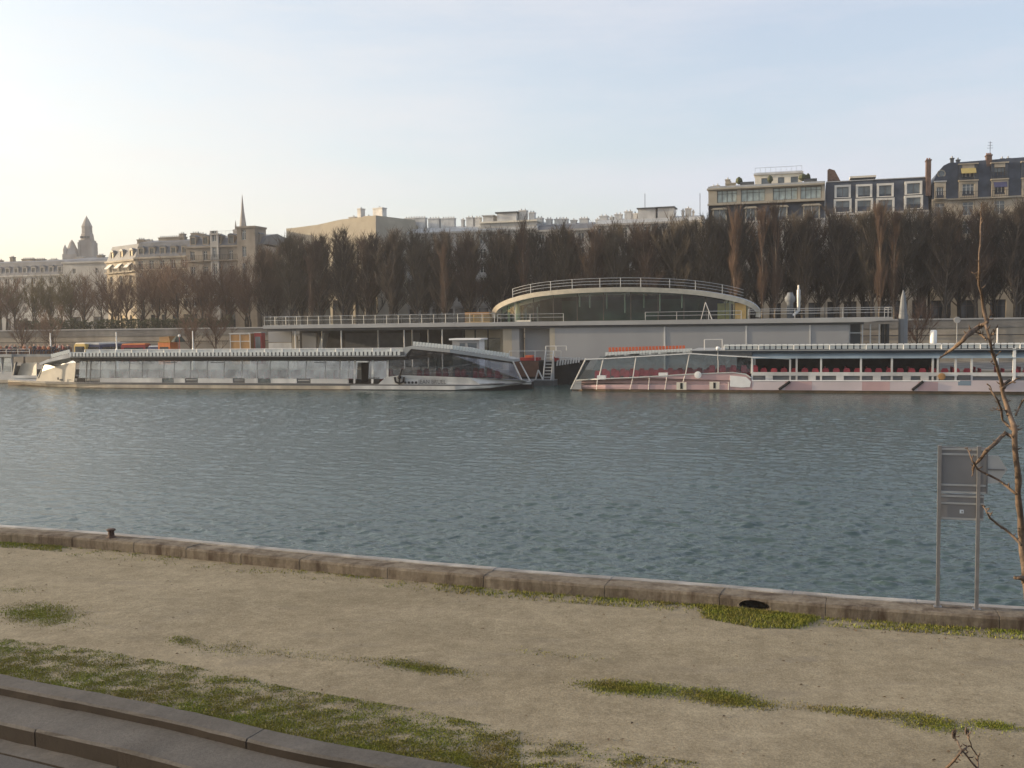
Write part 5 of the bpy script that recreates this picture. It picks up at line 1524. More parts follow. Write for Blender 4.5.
# bow saloon on the right
def bp(px, py, v): x, z = BF.uz(px, py, v); return (x, z)
tv = [.35, .35, .35, 2.3, 2.3, .35, .35, .35]
b = MB(); top = [bp(*q, v_) for q, v_ in zip(((403, 347.5), (412, 345.8), (450, 349.5), (514, 359.2), (514, 362), (450, 352.6), (411, 348.8), (403, 358)), tv)]
b.prism(list(reversed(top)), tv[::-1], [BW - v_ - (1.4 if v_ > 1 else 0) for v_ in tv][::-1], 'grey_roof'); b.build('bow_roof', t)
tv = [.32, .32, .32, 2.28, 2.28, .32, .32, .32]
b = MB(); top2 = [bp(*q, v_) for q, v_ in zip(((405, 358.5), (411, 349.1), (450, 352.9), (514, 362.3), (514, 363.5), (450, 354.4), (411, 350.6), (406.5, 358.5)), tv)]
b.prism(list(reversed(top2)), tv[::-1], [v_ + .18 for v_ in tv][::-1], 'black'); b.build('bow_fascia', t)
for i in range(31):
    q = 413 + i * 3.1; y = 346.2 + max(0, q - 412) * .095 + max(0, q - 450) * .048
    vq = .45 + max(0, (q - 450) / 64) * 1.9; x, z = BF.uz(q, y - .6, vq); part(roof_seat_w, 'roof_seat', t, (x, vq, z - .05))
tv = [.6, .6, .6, .6, 2.4, 2.3, .6, .6, .6]
b = MB(); gl = [bp(*q, v_) for q, v_ in zip(((386.5, 360), (406, 360), (411, 350.5), (450, 354.2), (514, 363.5), (522, 380), (470, 377.8), (400, 375.3), (386.5, 376.5)), tv)]
b.prism(list(reversed(gl)), tv[::-1], [v_ + .03 for v_ in tv][::-1], 'glass_dark'); b.build('bow_glass', t)
b = MB(); gl = [bp(*q, .55) for q in ((411, 350.5), (500, 362.5), (505, 380), (400, 376))]
b.prism(list(reversed(gl)), [5.2, 5.2, BW - .6, BW - .6][1:3] + [5.2, 5.2] if False else [BW - .6, 5.4, 5.4, BW - .6], [BW - .57, 5.43, 5.43, BW - .57], 'glass_clear'); b.build('bow_far_glass', t)
b = MB(); wv = [.3, .3, .3, .4, 2.2, 3.3, 3.3, .6]
wb = [bp(*q, v_) for q, v_ in zip(((378, 384.3), (386, 377), (402, 375.2), (470, 377.8), (523, 380.2), (531, 383), (531, 384.3), (480, 384.6)), wv)]
b.prism(list(reversed(wb)), wv[::-1], [v_ + .2 for v_ in wv][::-1], 'white'); b.build('bow_bulwark', t)
for qa, qb in (((513, 361.5), (522, 380.5)), ((520, 362), (530, 381))):
    b = MB(); p0, p1 = bp(*qa, .5), bp(*qb, .5); vv = 2.2 if qa[0] < 516 else 3.2
    p0, p1 = bp(*qa, vv), bp(*qb, vv)
    b.tube([(p0[0], vv, p0[1]), (p1[0], vv, p1[1])], .08, 'white', 5); b.build('bow_frame', t)
for q in (405.3, 408.9, 412.5, 416.1):
    b = MB(); x, z = bp(q, 382.5, .28); b.lathe((0, 0, 0), [(.10, 0), (.14, .02), (.14, .05)], 'black', 10); o = b.build('porthole', t, loc=(x, .30, z)); o.rotation_euler = (PI / 2, 0, 0)
# anchor on the bow side
b = MB(); x, z = bp(399.5, 384, .2)
b.tube([(x, .18, z), (x, .18, z + .75), (x + .35, .22, z + 1.7)], .10, 'black', 6)
b.tube([(x - .55, .18, z + .75), (x - .45, .18, z + .25), (x, .18, z + .05), (x + .45, .18, z + .25), (x + .55, .18, z + .75)], .12, 'black', 6)
b.lathe((x, .18, z), [(.1, .55), (.22, .65), (.22, .8), (.1, .9)], 'black', 8)
b.build('anchor', t)
tcv = bpy.data.curves.new('boat_name', 'FONT'); tcv.body = 'JEAN BRUEL'; tcv.size = .62; tcv.extrude = .01; tcv.space_character = 1.02
to_ = bpy.data.objects.new('tmp', tcv); COL.objects.link(to_); bpy.context.view_layer.update()
tm_ = bpy.data.meshes.new_from_object(to_.evaluated_get(bpy.context.evaluated_depsgraph_get())); bpy.data.objects.remove(to_)
tm_.materials.clear(); tm_.materials.append(M['dark_grey'])
x, z = bp(418.5, 384.2, .29); xe = bp(446, 384, .29)[0]
wid = max(v_.co.x for v_ in tm_.vertices); o = part(tm_, 'boat_name', t, (x, .292, z + .06), sc=((xe - x) / wid, 1, 1)); o.rotation_euler = (PI / 2, 0, 0)
for v_ in (1.5, 4.6):
    for q in (388, 417, 424, 436, 443, 455, 461, 473, 479, 487, 495):
        part(seat_in, 'seat', t, (u(q, v_ + 1), v_ + 1, .85 + .25 * RND.random()), rz=RND.uniform(-.5, .5))
b = MB()
for qa, qb in (((443, 368), (470, 364)), ((462, 366), (476, 363))):
    p0, p1 = bp(*qa, 2), bp(*qb, 2); b.tube([(p0[0], 2, p0[1]), (p1[0], 2, p1[1])], .05, 'white', 5)
for q in (421, 437, 472, 490): x, z = bp(q, 372, 3); b.box(x - .06, x + .06, 3, 3.1, .8, z + 1.4, 'dark_grey')
b.build('inner_handrail', t)

# boat behind, full of passengers on its roof
a0, a1 = at_z(0, 383.2), at_z(38, 383.6)
CF = Frame((a0.x, a0.y), BF.a, 0)
t = thing('passenger_boat', 'second glass sightseeing boat half hidden behind, its open roof crowded with passengers', 'boat', CF)
u3 = lambda px, v=0.0: CF.u(px, v, 375)
CW = 8.0; xe = u3(37)
hull([(-42, 1, .4, CW - .4, zsL), (-38, 0, 0, CW, zsL), (u3(14), 0, 0, CW, zsL), (u3(37), .8, .3, CW - .3, zsL), (u3(52), 3.4, 2.6, CW - 2.6, zsL)], ['waterline', 'tan_strake', 'white'], 'hull', t)
b = MB(); b.box(-40, u3(11), .35, .45, .71, 1.5, 'white'); b.box(u3(11) + .01, xe, .0, .08, .71, 1.05, 'white'); b.build('bulwark', t)
b = MB(); lean(b, -40, u3(11), 'glass_boat', .35, .6, 1.51, 3.5); b.build('side_glass', t)
tv = [1.3, 1.5, .3, .1]; b = MB(); pf = [CF.uz(*q, v_) for q, v_ in zip(((17, 376), (21.5, 363.5), (36.5, 362.5), (36.5, 377)), tv)]; b.prism(list(reversed(pf)), tv[::-1], [v_ + .1 for v_ in tv][::-1], 'lit_cream'); b.build('bow_panel', t)
for qa, qb in (((16.3, 362), (13, 379)),):
    b = MB(); p0, p1 = CF.uz(*qa, .4), CF.uz(*qb, .4); b.tube([(p0[0], .4, p0[1]), (p1[0], .4, p1[1])], .18, 'dark_grey', 5); b.build('frame_post', t)
b = MB()
for q in (-42, -26, -8, 0, 10): b.box(u3(q) - .06, u3(q) + .06, .33, .66, 1.2, 3.5, 'white')
b.build('frame_posts', t)
b = MB(); b.box(-40, u3(13), -.1, CW + .1, 3.51, 3.85, 'grey_roof'); b.build('roof', t)
b = MB(); b.box(u3(13) + .01, u3(76), .6, CW + .1, 3.53, 3.85, 'grey_roof'); b.build('bow_roof', t)
b = MB(); b.box(-39, u3(10), 3, 3.3, .72, 2.2, 'dark_grey'); b.build('inner_bench', t)
b = MB(); rail_line(b, [(-40, .1, 3.85), (u3(30), .1, 3.85)], h=.7, sp=1.8, m='white', r=.025); b.build('roof_rail', t)

# passengers: one continuous seated body each
def person_mesh(jacket, trousers, hair):
    V = [(0, 0, .45), (0, .02, .72), (0, .03, .93), (0, .02, 1.05), (0, 0, 1.13), (0, -.01, 1.24),
         (.19, .03, .92), (.24, -.02, .68), (.17, -.25, .62), (-.19, .03, .92), (-.24, -.02, .68), (-.17, -.25, .62),
         (.10, -.03, .45), (.12, -.42, .47), (.12, -.44, .10), (.12, -.58, .05), (-.10, -.03, .45), (-.12, -.42, .47), (-.12, -.44, .10), (-.12, -.58, .05)]
    E = [(0, 1), (1, 2), (2, 3), (3, 4), (4, 5), (2, 6), (6, 7), (7, 8), (2, 9), (9, 10), (10, 11), (0, 12), (12, 13), (13, 14), (14, 15), (0, 16), (16, 17), (17, 18), (18, 19)]
    R_ = [.15, .15, .15, .06, .085, .085, .075, .055, .04, .075, .055, .04, .09, .075, .05, .04, .09, .075, .05, .04]
    me = bpy.data.meshes.new('person'); me.from_pydata(V, E, [])
    o = bpy.data.objects.new('tmp', me); COL.objects.link(o)
    sk = o.modifiers.new('s', 'SKIN'); sk.use_smooth_shade = True
    for i, d in enumerate(me.skin_vertices[0].data): d.radius = (R_[i], R_[i]); d.use_root = (i == 0)
    ss = o.modifiers.new('u', 'SUBSURF'); ss.levels = 1
    bpy.context.view_layer.update()
    out = bpy.data.meshes.new_from_object(o.evaluated_get(bpy.context.evaluated_depsgraph_get()))
    bpy.data.objects.remove(o)
    out.name = 'person'; out.materials.clear()
    for k_ in (jacket, trousers, 'skin', hair): out.materials.append(M[k_])
    for p in out.polygons:
        c = p.center
        if c.z > 1.22 or (c.z > 1.12 and c.y > .0): p.material_index = 3
        elif c.z > 1.03: p.material_index = 2
        elif c.y < -.22 and .55 < c.z < .72: p.material_index = 2
        elif c.z < .58: p.material_index = 1
        else: p.material_index = 0
    return out


M['jk_dark'] = mat('dark_jacket', (.03, .03, .04), .9); M['jk_red'] = mat('dull_red_jacket', (.17, .04, .04), .9); M['jk_brown'] = mat('brown_jacket', (.12, .06, .04), .9); M['jk_grey'] = mat('pale_grey_jacket', (.35, .33, .31), .9); M['jk_orange'] = mat('orange_jacket', (.32, .12, .06), .9); M['jeans'] = mat('dark_trousers', (.03, .035, .06), .9); M['hair2'] = mat('brown_hair', (.10, .05, .03), .8)
jk = [('jk_dark', 'dark jacket'), ('jk_red', 'dull red jacket'), ('jk_brown', 'brown jacket'), ('jk_grey', 'pale grey jacket'), ('jk_orange', 'orange jacket'), ('jk_dark', 'dark jacket')]
pm_ = [person_mesh(k_, 'jeans', 'hair' if i % 2 else 'hair2') for i, (k_, _) in enumerate(jk)]
b = MB(); b.box(0, .5, 0, .45, 0, .42, 'jk_brown'); b.box(0, .5, .4, .46, .421, .8, 'jk_brown'); bench = b.mesh('roof_seat')
pr = random.Random(3)
for v_ in (.9, 2.4, 3.9):
    x = -13.0 if v_ < 1 else -12.6
    while x < u3(73, v_):
        part(bench, 'roof_seat', t, (x - .25, v_ - .18, 3.85))
        if pr.random() < .8:
            i = pr.randrange(6); p = CF.w(x, v_, 3.86)
            if -14 < (p.x / p.y * 1000 + 512) < 76:
                o = bpy.data.objects.new('person', pm_[i]); COL.objects.link(o); o.location = p; o.rotation_euler = (0, 0, CF.a + pr.uniform(-.4, .4)); o.scale = (1, 1, pr.uniform(.93, 1.05))
                tag(o, 'seated passenger in %s on the crowded roof of the boat behind' % jk[i][1], 'person', 'roof passengers in %ss' % jk[i][1])
        x += .78

# right-hand boat
a0, a1 = at_z(567, 391.2), at_z(1024, 394.6)
DF = Frame((a0.x, a0.y), math.atan2(a1.y - a0.y, a1.x - a0.x), 0)
t = thing('open_boat', 'pale pink sightseeing boat moored at the right with orange roof seats and open middle', 'boat', DF)
d_ = lambda px, py, v=0.0: DF.uz(px, py, v)
u4 = lambda px, v=0.0: DF.u(px, v, 380)
DW = 8.2; xend = u4(1110)
stt = [(u4(567), 2.6, 2.2, DW - 2.2, [-.4, .12, .35, .5]), (u4(580), 1.0, .7, DW - .7, [-.4, .22, .4, .6]), (u4(605), .2, .1, DW - .1, [-.4, .24, .4, .7]), (u4(640), 0, 0, DW, [-.4, .26, .42, .75]), (u4(1000), 0, 0, DW, [-.4, .26, .42, .75]), (xend - 3, .6, .3, DW - .3, [-.4, .3, .5, .75]), (xend, 3.2, 2.4, DW - 2.4, [-.4, .45, .6, .8])]
hull(stt, ['waterline', 'pink', 'pink'], 'hull', t)
b = MB(); pf = [d_(*q) for q in ((570, 388.9), (573, 381.3), (600, 379.3), (640, 377.6), (690, 374.7), (733, 373), (746, 375), (752, 381), (752, 389.3))]
b.prism(list(reversed(pf)), [1.4, 1.4, .12, .0, -.02, -.02, -.02, -.02, -.02][::-1], [1.6, 1.6, .3, .2, .2, .2, .2, .2, .2][::-1], 'pink'); b.build('bow_bulwark', t)
b = MB()
tl = [(573, 381), (600, 379), (640, 377.3), (690, 374.3), (733, 372.6), (746, 374.4), (751, 378)]
b.tube([(d_(*q)[0], 1.3 if q[0] < 590 else -.02, d_(*q)[1]) for q in tl], .07, 'white', 5)
for qa, qb in (((597.5, 379.5), (596.5, 389.5)), ((633, 377.8), (630, 389.5)), ((649.5, 377), (648.5, 389.8)), ((667, 376), (665, 389.8)), ((685.5, 374.5), (683, 382)), ((728.5, 382), (728.5, 390))):
    p0, p1 = d_(*qa), d_(*qb); b.tube([(p0[0], -.03, p0[1]), (p1[0], -.03, p1[1])], .035, 'white', 4)
b.build('hull_trim', t)
b = MB(); pf = [d_(*q) for q in ((730, 375.5), (746, 377), (751, 381.5), (750, 387), (741, 387.5), (730, 386.5))]; b.prism(list(reversed(pf)), -.06, -.021, 'white_bright'); b.build('stern_plate', t)
b = MB(); pf = [d_(*q) for q in ((569, 389.6), (573.5, 382), (580, 381.2), (580, 389.8))]; b.prism(list(reversed(pf)), .55, .75, 'white'); b.build('bow_plate', t)
for q, y in ((681.5, 386), (714.5, 385.5)):
    x, z = d_(q, y); b = MB(); b.box(x - .5, x + .5, -.05, -.022, z - .38, z + .38, 'cream_paint'); b.box(x - .12, x + .12, -.06, -.051, z - .3, z + .3, 'black'); b.build('hull_vent', t)
for q, y in ((602, 377.3), (663.5, 374.6)):
    x, z = d_(q, y, .3); b = MB(); b.box(x - .45, x + .45, -.04, .35, z - .22, z + .2, 'white_bright'); b.build('deck_box', t)
x, z = d_(698, 374.8); b = MB(); b.lathe((0, 0, 0), [(.16, 0), (.36, .02), (.36, .1), (.16, .12)], 'white_bright', 14); o = b.build('lifebuoy', t, loc=(x, -.06, z)); o.rotation_euler = (PI / 2, 0, 0)
# bow saloon glass, roof
def zz_(px, py, v=.4): return d_(px, py, v)
b = MB(); pf = [zz_(*q) for q in ((574, 381), (585.5, 358.8), (604, 358.5), (690, 353.5), (720, 355.5), (752, 357.6), (752, 373), (733, 372.6), (690, 374.6), (640, 377.6), (600, 379.6))]
b.prism(list(reversed(pf)), .42, .45, 'glass_clear'); b.prism(list(reversed(pf[:6] + [zz_(752, 380), zz_(575, 382)])), DW - .45, DW - .42, 'glass_clear'); b.build('bow_glass', t)
b = MB()
for qa, qb, r_ in (((586, 358.5), (571, 389), .09), ((603.5, 358.6), (598.5, 379.5), .06), ((636, 357), (633, 377.8), .06), ((689.5, 353.8), (685.5, 374.6), .06), ((718.2, 351), (718.2, 374.5), .06), ((752, 357.5), (751.5, 373.5), .08)):
    p0, p1 = zz_(*qa), zz_(*qb); b.tube([(p0[0], .36, p0[1]), (p1[0], .36, p1[1])], r_, 'white', 5)
b.build('glass_frame', t)
b = MB(); pf = [zz_(*q) for q in ((585, 358.9), (604, 358.2), (690, 353.0), (720, 355), (790, 358.6), (790, 359.4), (720, 355.9), (690, 353.9), (604, 359.0), (585, 359.6))]
b.prism(list(reversed(pf)), .25, .4, 'white_bright'); b.build('saloon_edge', t)
b = MB(); pf = [zz_(*q) for q in ((604, 357.6), (607, 355.5), (645, 353.0), (690, 351.5), (752, 352), (752, 356), (690, 353.0), (604, 358.2))]
b.prism(list(reversed(pf)), .3, DW - .3, 'dark_grey'); b.build('saloon_roof', t)
for i in range(28):
    q = 605.5 + i * 3.1; y = 355.6 - (q - 605) * .045; x, z = zz_(q, y); part(roof_seat_w, 'roof_seat', t, (x, .3, z - .15))
for i in range(23):
    q = 609 + i * 3.35; x, z = zz_(q, 351.2 - (q - 609) * .025, 1.3); part(roof_seat_o, 'roof_seat', t, (x, 1.1, z - .12))
b = MB(); xa, za = zz_(607, 355.5, 1.0); xb, zb = zz_(690, 351.5, 1.0); b.prism([(xa, za - .3), (xb, zb - .3), (xb, zb - .05), (xa, za - .15)], .7, 6, 'grey_roof'); b.build('seat_deck', t)
# open middle
zr0, zr1 = d_(850, 358.3, .3)[1], d_(850, 351.5, .9)[1]
xm0, xm1 = u4(752), xend - 4
b = MB(); b.xprism([(.15, zr0), (.22, zr0), (.95, zr1), (.88, zr1)], xm0, xm1, 'blue_canopy'); b.build('canopy', t)
zq = d_(850, 350.2, 0)[1]
b = MB(); b.box(u4(690), xm1, .3, DW - .3, zr1, zr1 + .12, 'navy'); b.box(u4(690), xm1, .15, DW - .15, zr1 + .121, zr1 + .22, 'grey_roof'); b.build('roof', t)
zseat = zr1 + .22; b = MB(); b.box(u4(724), xm1, .55, .6, zseat, zseat + .5, 'navy'); b.build('seat_backing', t); x = u4(724); k_ = 0
while x < u4(1070) and k_ < 62: part(roof_seat_w, 'roof_seat', t, (x, .3, zseat), sc=(1.5, 1, 1.1)); x += .56; k_ += 1
ztop = d_(850, 344.8, .2)[1]
b = MB(); rail_line(b, [(u4(724), .2, zseat), (xm1, .2, zseat)], h=ztop - zseat, sp=3.2, rails=(1.0,), r=.045, m='white_bright'); b.build('roof_rail', t)
zw1_, zw0_ = d_(850, 372.3, .25)[1], d_(850, 375.8, .25)[1]; zh = d_(850, 381.2)[1]
b = MB(); b.box(xm0 + .1, xm1, .22, .4, zw0_, zw1_, 'white'); b.build('rail_band', t)
b = MB(); b.box(xm0 + .1, xm1, .5, .6, .75, zw0_, 'panel_dark'); b.build('lower_wall', t)
for q in (752, 790, 796.5, 821, 861, 892, 933, 938, 956, 972): b = MB(); b.box(u4(q) - .09, u4(q) + .09, .25, .4, .75, zr0 + .1, 'white'); b.build('post', t)
for q in (769, 812, 840, 877, 907, 925): b = MB(); b.box(u4(q) - .35, u4(q) + .35, .24, .48, zh, zw0_, 'white'); b.build('post_foot', t)
b = MB(); pf = [(u4(752) + .02, .27), (u4(960), .27), (u4(960), zh + .05), (u4(752) + .02, zh)]; b.prism(pf, -.03, .15, 'pink_pale'); b.build('side_plate', t)
for a, c in ((785, 812), (862, 890), (918, 938)): b = MB(); b.box(u4(a), u4(c), -.034, -.031, .29, zh - .02, 'pink'); b.build('pink_panel', t)
b = MB(); b.box(u4(960) + .01, xm1, -.03, .15, .27, zh + .12, 'pink_pale'); b.build('stern_side', t)
b = MB(); b.tube([(u4(752), -.02, zh + .02), (u4(960), -.02, zh + .06)], .06, 'white_bright', 5); b.build('rubbing_rail', t)
for qa, qb in (((790, 381.5), (779, 389.3)), ((923, 381.2), (912, 390)), ((1010, 379.5), (1000, 387.5))):
    b = MB(); p0, p1 = d_(*qa), d_(*qb); b.tube([(p0[0], -.16, p0[1]), (p1[0], -.16, p1[1])], .13, 'black', 8); b.build('fender', t)
b = MB(); b.box(u4(575), xm1, .5, DW - .5, .752, .77, 'dark'); b.build('cabin_floor', t)
for v_ in (1.2, 4.8):
    for i in range(16): part(seat_in, 'seat', t, (u4(586) + .6 + i * 1.02, v_ + .3, .95 + i * .015))
for v_ in (1.6, 5.0):
    for i in range(13): part(seat_row, 'seat', t, (u4(757) + .4 + i * 2.0, v_, 1.1))
for i in range(20): part(seat_in, 'seat', t, (u4(757) + .3 + i * .98, 1.0, 1.25), rz=RND.uniform(-.3, .3))
for i in range(5): part(seat_in, 'seat', t, (u4(708) + i * 1.05, .9, 1.55)); part(seat_in, 'seat', t, (u4(1013) + i * .95, .8, 1.2))
b = MB(); b.box(xm0, u4(948), 6.8, 6.9, .8, zr0 - .15, 'dark'); b.build('inner_wall', t)
b = MB(); x0_, x1_ = u4(735), u4(751); b.box(x0_, x1_, 2.5, 5, .8, 3.4, 'dark'); b.build('wheelhouse', t)
b = MB(); x0_, x1_ = u4(958), u4(971); b.box(x0_, x1_, .2, .3, zh + .1, zw0_ + .1, 'dark_grey'); b.box(x0_, x1_, -.04, -.031, zh - .35, zh + .1, 'blue_canopy'); b.build('boarding_gate', t)
x, z = d_(942, 376.5); b = MB(); b.lathe((0, 0, 0), [(.15, 0), (.33, .02), (.33, .12), (.15, .14)], 'orange_pan', 12); o = b.build('lifebuoy', t, loc=(x, .18, z)); o.rotation_euler = (PI / 2, 0, 0)
b = MB(); x0_, x1_ = u4(1013), u4(1016); b.box(x0_, x1_, .2, .4, zh, zr0 + .9, 'white_bright'); b.build('stern_post', t)
x, z = zz_(718, 350); b = MB(); b.tube([(x, .3, z - 1.0), (x, .3, z)], .05, 'white', 6); b.lathe((x, .3, z), [(.12, 0), (.2, .1), (.2, .25), (.1, .35)], 'white_bright', 10); b.build('lamp', t)
b = MB(); rail_line(b, [(u4(703), 1.5, zr1 + .2), (u4(721), 1.5, zr1 + .2)], h=1.05, sp=1.7, rails=(1.0,), r=.045, m='white'); b.build('stair_rail', t)

# black barge and landing stage between the two boats
GF = Frame(BF.w(u(440), 8.7), BF.a, 0)
t = thing('landing_stage', 'dark floating landing stage between the two moored boats', 'pontoon', GF)
g0 = GF.u(505); g1 = GF.u(553) - 6
b = MB(); b.box(g0 - 8, g1 + 6, 0, 1.9, -.4, .55, 'dark_grey'); b.build('float', t)
b = MB(); b.box(g0 - 8, g1 + 6, -.1, 1.95, .552, .66, 'panel_dark'); b.build('deck', t)
b = MB(); p0 = [GF.uz(*q, .2) for q in ((535.5, 384), (538.2, 370), (543, 384))]
b.tube([(p0[0][0], .2, .66), (p0[1][0], .2, p0[1][1])], .09, 'white', 5); b.tube([(p0[2][0], .2, .66), (p0[1][0], .2, p0[1][1])], .09, 'white', 5); b.build('gangway_prop', t)
KF = Frame(BF.w(u(440), 10.8), BF.a, 0)
t = thing('black_barge', 'black-hulled barge bow with white toothed rail between the two moored boats', 'boat', KF)
k0, k1 = KF.u(508), KF.u(575)
zk = KF.z(540, 361)
b = MB(); pf = [(k0, -.3), (KF.u(568), -.3), KF.uz(586, 361), KF.uz(570, 361.5), (k0, zk)]
b.prism(pf, [.2, .2, 1.2, .2, .2], [3.6, 3.6, 2.6, 3.6, 3.6], 'black'); b.build('hull', t)
b = MB(); b.box(k0 + .1, KF.u(538), .05, .19, .9, zk - .05, 'jk_brown'); b.build('rust_plate', t)
for i in range(9):
    q = 556.5 + i * 2.7; b = MB(); x, z = KF.uz(q, 363.2 - i * .42, .2); b.prism([(x, z - .3), (x + .17, z - .3), (x + .3, z + .32), (x + .1, z + .32)], .0, .18, 'white'); b.build('rail_tooth', t)
b = MB(); p0, p1 = KF.uz(586, 359, 1.2), KF.uz(555, 361.2, .2); b.tube([(p1[0], .2, p1[1] + .45), (p0[0], 1.2, p0[1])], .06, 'white', 5); b.build('gunwale', t)
b = MB(); b.box(KF.u(517), KF.u(536), 1.0, 2.2, zk + .002, zk + .35, 'redp'); b.box(KF.u(522), KF.u(529), 1.2, 2, zk + .352, zk + .62, 'seat_orange'); b.build('deck_gear', t); b = MB(); b.box(KF.u(551.5), KF.u(557), .3, 1.0, zk - .2, zk + .45, 'redp'); b.build('deck_locker', t)
b = MB(); rail_line(b, [(k0, .4, zk), (KF.u(560), .4, zk)], h=1.15, sp=2.1, rails=(1.0,), r=.035, m='white'); b.build('railing', t)
SF = Frame(GF.w(GF.u(541), .3), BF.a, .66)
t = thing('gangway_stairs', 'white boarding stairs with open treads rising from the landing stage', 'stairs', SF)
wS = SF.u(550.5); zS = SF.z(546, 351)
b = MB()
for i in range(9):
    b.box(.12, wS - .12, .25 + i * .16, .25 + i * .16 + .3, zS * (i + .6) / 9, zS * (i + .6) / 9 + .1, 'steel')
b.build('treads', t)
for x in (0, wS - .1): b = MB(); b.prism([(x, -.02), (x + .1, -.02), (x + .1, zS), (x, zS)], [.05, .05, 1.5, 1.5], [.35, .35, 1.85, 1.85], 'white'); b.build('stringer', t)
b = MB(); b.box(wS + .02, wS + .25, .4, .6, 0, zS - .9, 'concrete'); b.build('side_panel', t)
b = MB(); rail_line(b, [(0, 1.8, zS), (wS + 1.4, 1.8, zS)], h=.5, sp=1.2, rails=(1.0,), r=.04, m='white'); b.build('top_rail', t)

# white cabin behind the left boat's bow
HF = Frame(GF.w(GF.u(452, .3), .3), BF.a, .66)
t = thing('white_cabin', 'small white flat-roofed cabin standing behind the left boat bow', 'cabin', HF)
w_ = HF.u(479); zt = HF.z(465, 340)
b = MB(); facade(b, w_, 0, zt, [(.9, 1.6, .9, zt - .35), (1.9, w_ - .3, .9, zt - .35)], 'panel', .1)  # grey front beside white sides: the shaded face is put into the colour
for q in ([(w_, 0, 0), (w_, 2, 0), (w_, 2, zt), (w_, 0, zt)], [(0, 2, 0), (0, 0, 0), (0, 0, zt), (0, 2, zt)], [(w_, 2, 0), (0, 2, 0), (0, 2, zt), (w_, 2, zt)]): b.face(q, 'white_bright')
b.build('wall', t)
b = MB(); b.box(.9, 1.6, .09, .11, .9, zt - .35, 'pane_mid'); b.box(1.9, w_ - .3, .09, .11, .9, zt - .35, 'pane_mid'); b.build('window', t)
b = MB(); b.box(-.3, w_ + .3, -.3, 2.3, zt + .002, zt + .18, 'white_bright'); b.build('roof', t)


# ------------------------------------------------------------------ things on the lower quay
def coach(label, px, Y0, rot, L_, Hh, body, roofm, name='coach', px1=None):
    fr = Frame((0, Y0), FA, 1.4); p = fr.w(fr.u(px), 0)
    t = thing(name, label, 'bus' if name == 'coach' else 'van', loc=p, rz=FA + rot)
    W2 = 1.2
    b = MB(); prof = [(-W2, .45), (W2, .45), (W2, Hh - .35), (W2 - .18, Hh - .1), (-W2 + .18, Hh - .1), (-W2, Hh - .35)]
    b.xprism(prof, 0, L_, body); b.build('body', t)
    b = MB(); b.xprism([(-W2 + .1, Hh - .098), (W2 - .1, Hh - .098), (W2 - .35, Hh + .08), (-W2 + .35, Hh + .08)], .1, L_ - .1, roofm); b.build('roof', t)
    for s_ in (-1, 1):
        b = MB(); b.box(.5, L_ - .3, s_ * W2 - .012, s_ * W2 + .012, 1.5, Hh - .55, 'pane'); b.build('side_window', t)
    for x in (-.012, L_ - .012):
        b = MB(); b.box(x, x + .024, -W2 + .2, W2 - .2, 1.4, Hh - .5, 'pane'); b.build('end_window', t)
        for s_ in (-1, 1): b = MB(); b.box(x - .005, x + .03, s_ * .95 - .13, s_ * .95 + .13, .75, .95, 'white_bright'); b.build('headlight', t)
    for x in (L_ * .2, L_ * .78):
        for s_ in (-1, 1):
            b = MB(); b.lathe((0, 0, 0), [(.28, -.13), (.48, -.12), (.48, .12), (.28, .13)], 'black', 16); o = b.build('wheel', t, loc=(x, s_ * (W2 - .1), .48)); o.rotation_euler = (PI / 2, 0, 0)
    return t


coach('yellow coach with pale roof parked end-on behind the left boat', 79, 138, 1.45, 9, 3.35, 'yellow', 'cream_paint')
coach('navy blue coach parked beside the yellow coach', 93, 138.5, 1.5, 9, 3.25, 'navyp', 'steel')
coach('bright red coach parked behind the left boat, its roof coloured orange as if sunlit', 123.5, 139, .25, 3.9 * .98, 3.15, 'redp', 'orange')  # orange roof paints sunlight onto the red coach
coach('small blue van between the red coach and orange stall', 151, 139.5, .1, 1.0 * 3.2, 2.8, 'navyp', 'steel', 'van')
KFr = Frame((0, 138), FA, 1.4)
kf = Frame(KFr.w(KFr.u(157.5), 0), FA, 1.4); w_ = kf.u(169.5); zt = kf.z(163, 336.5)
t = thing('orange_stall', 'bright orange stall box with yellowish upper board behind the left boat', 'stall', kf)
b = MB(); b.box(0, w_, 0, 2, 0, zt - .9, 'orange'); b.box(-.05, w_ + .05, -.08, 2.1, zt - .898, zt - .8, 'yellow'); b.build('body', t)
b = MB(); b.prism([(.05, zt - .798), (w_ - .1, zt - .798), (w_ - .35, zt), (.15, zt - .1)], .2, 1.8, 'orange_pan'); b.build('upper_board', t)
b = MB(); b.box(.3, w_ - .3, -.04, -.003, 1.0, zt - 1.6, 'dark'); b.build('counter_opening', t)
kf = Frame(KFr.w(KFr.u(176), .5), FA, 1.4); zt = kf.z(176, 336)
t = thing('parasol', 'dark green parasol open beside the orange stall', 'parasol', kf)
b = MB(); b.lathe((0, 0, 0), [(1.05, zt - .9), (.95, zt - .65), (.5, zt - .15), (.04, zt)], 'greend', 8); b.build('canopy', t)
b = MB(); b.tube([(0, 0, 0), (0, 0, zt - .3)], .04, 'redp', 6); b.lathe((0, 0, 0), [(.35, 0), (.35, .1), (.06, .14)], 'iron', 10); b.build('pole', t)
kf = Frame(KFr.w(KFr.u(181.5), -.6), FA, 1.4); zt = kf.z(181.5, 335)
t = thing('quay_lamp', 'thin lamp post with white globe next to the dark green parasol', 'lamp', kf)
b = MB(); b.tube([(0, 0, 0), (0, 0, zt - .3)], [.07, .045], 'redp', 7); b.build('pole', t)
b = MB(); b.lathe((0, 0, 0), [(.08, zt - .32), (.2, zt - .2), (.2, zt - .02), (.08, zt + .08)], 'white_bright', 10); b.build('globe', t, True)
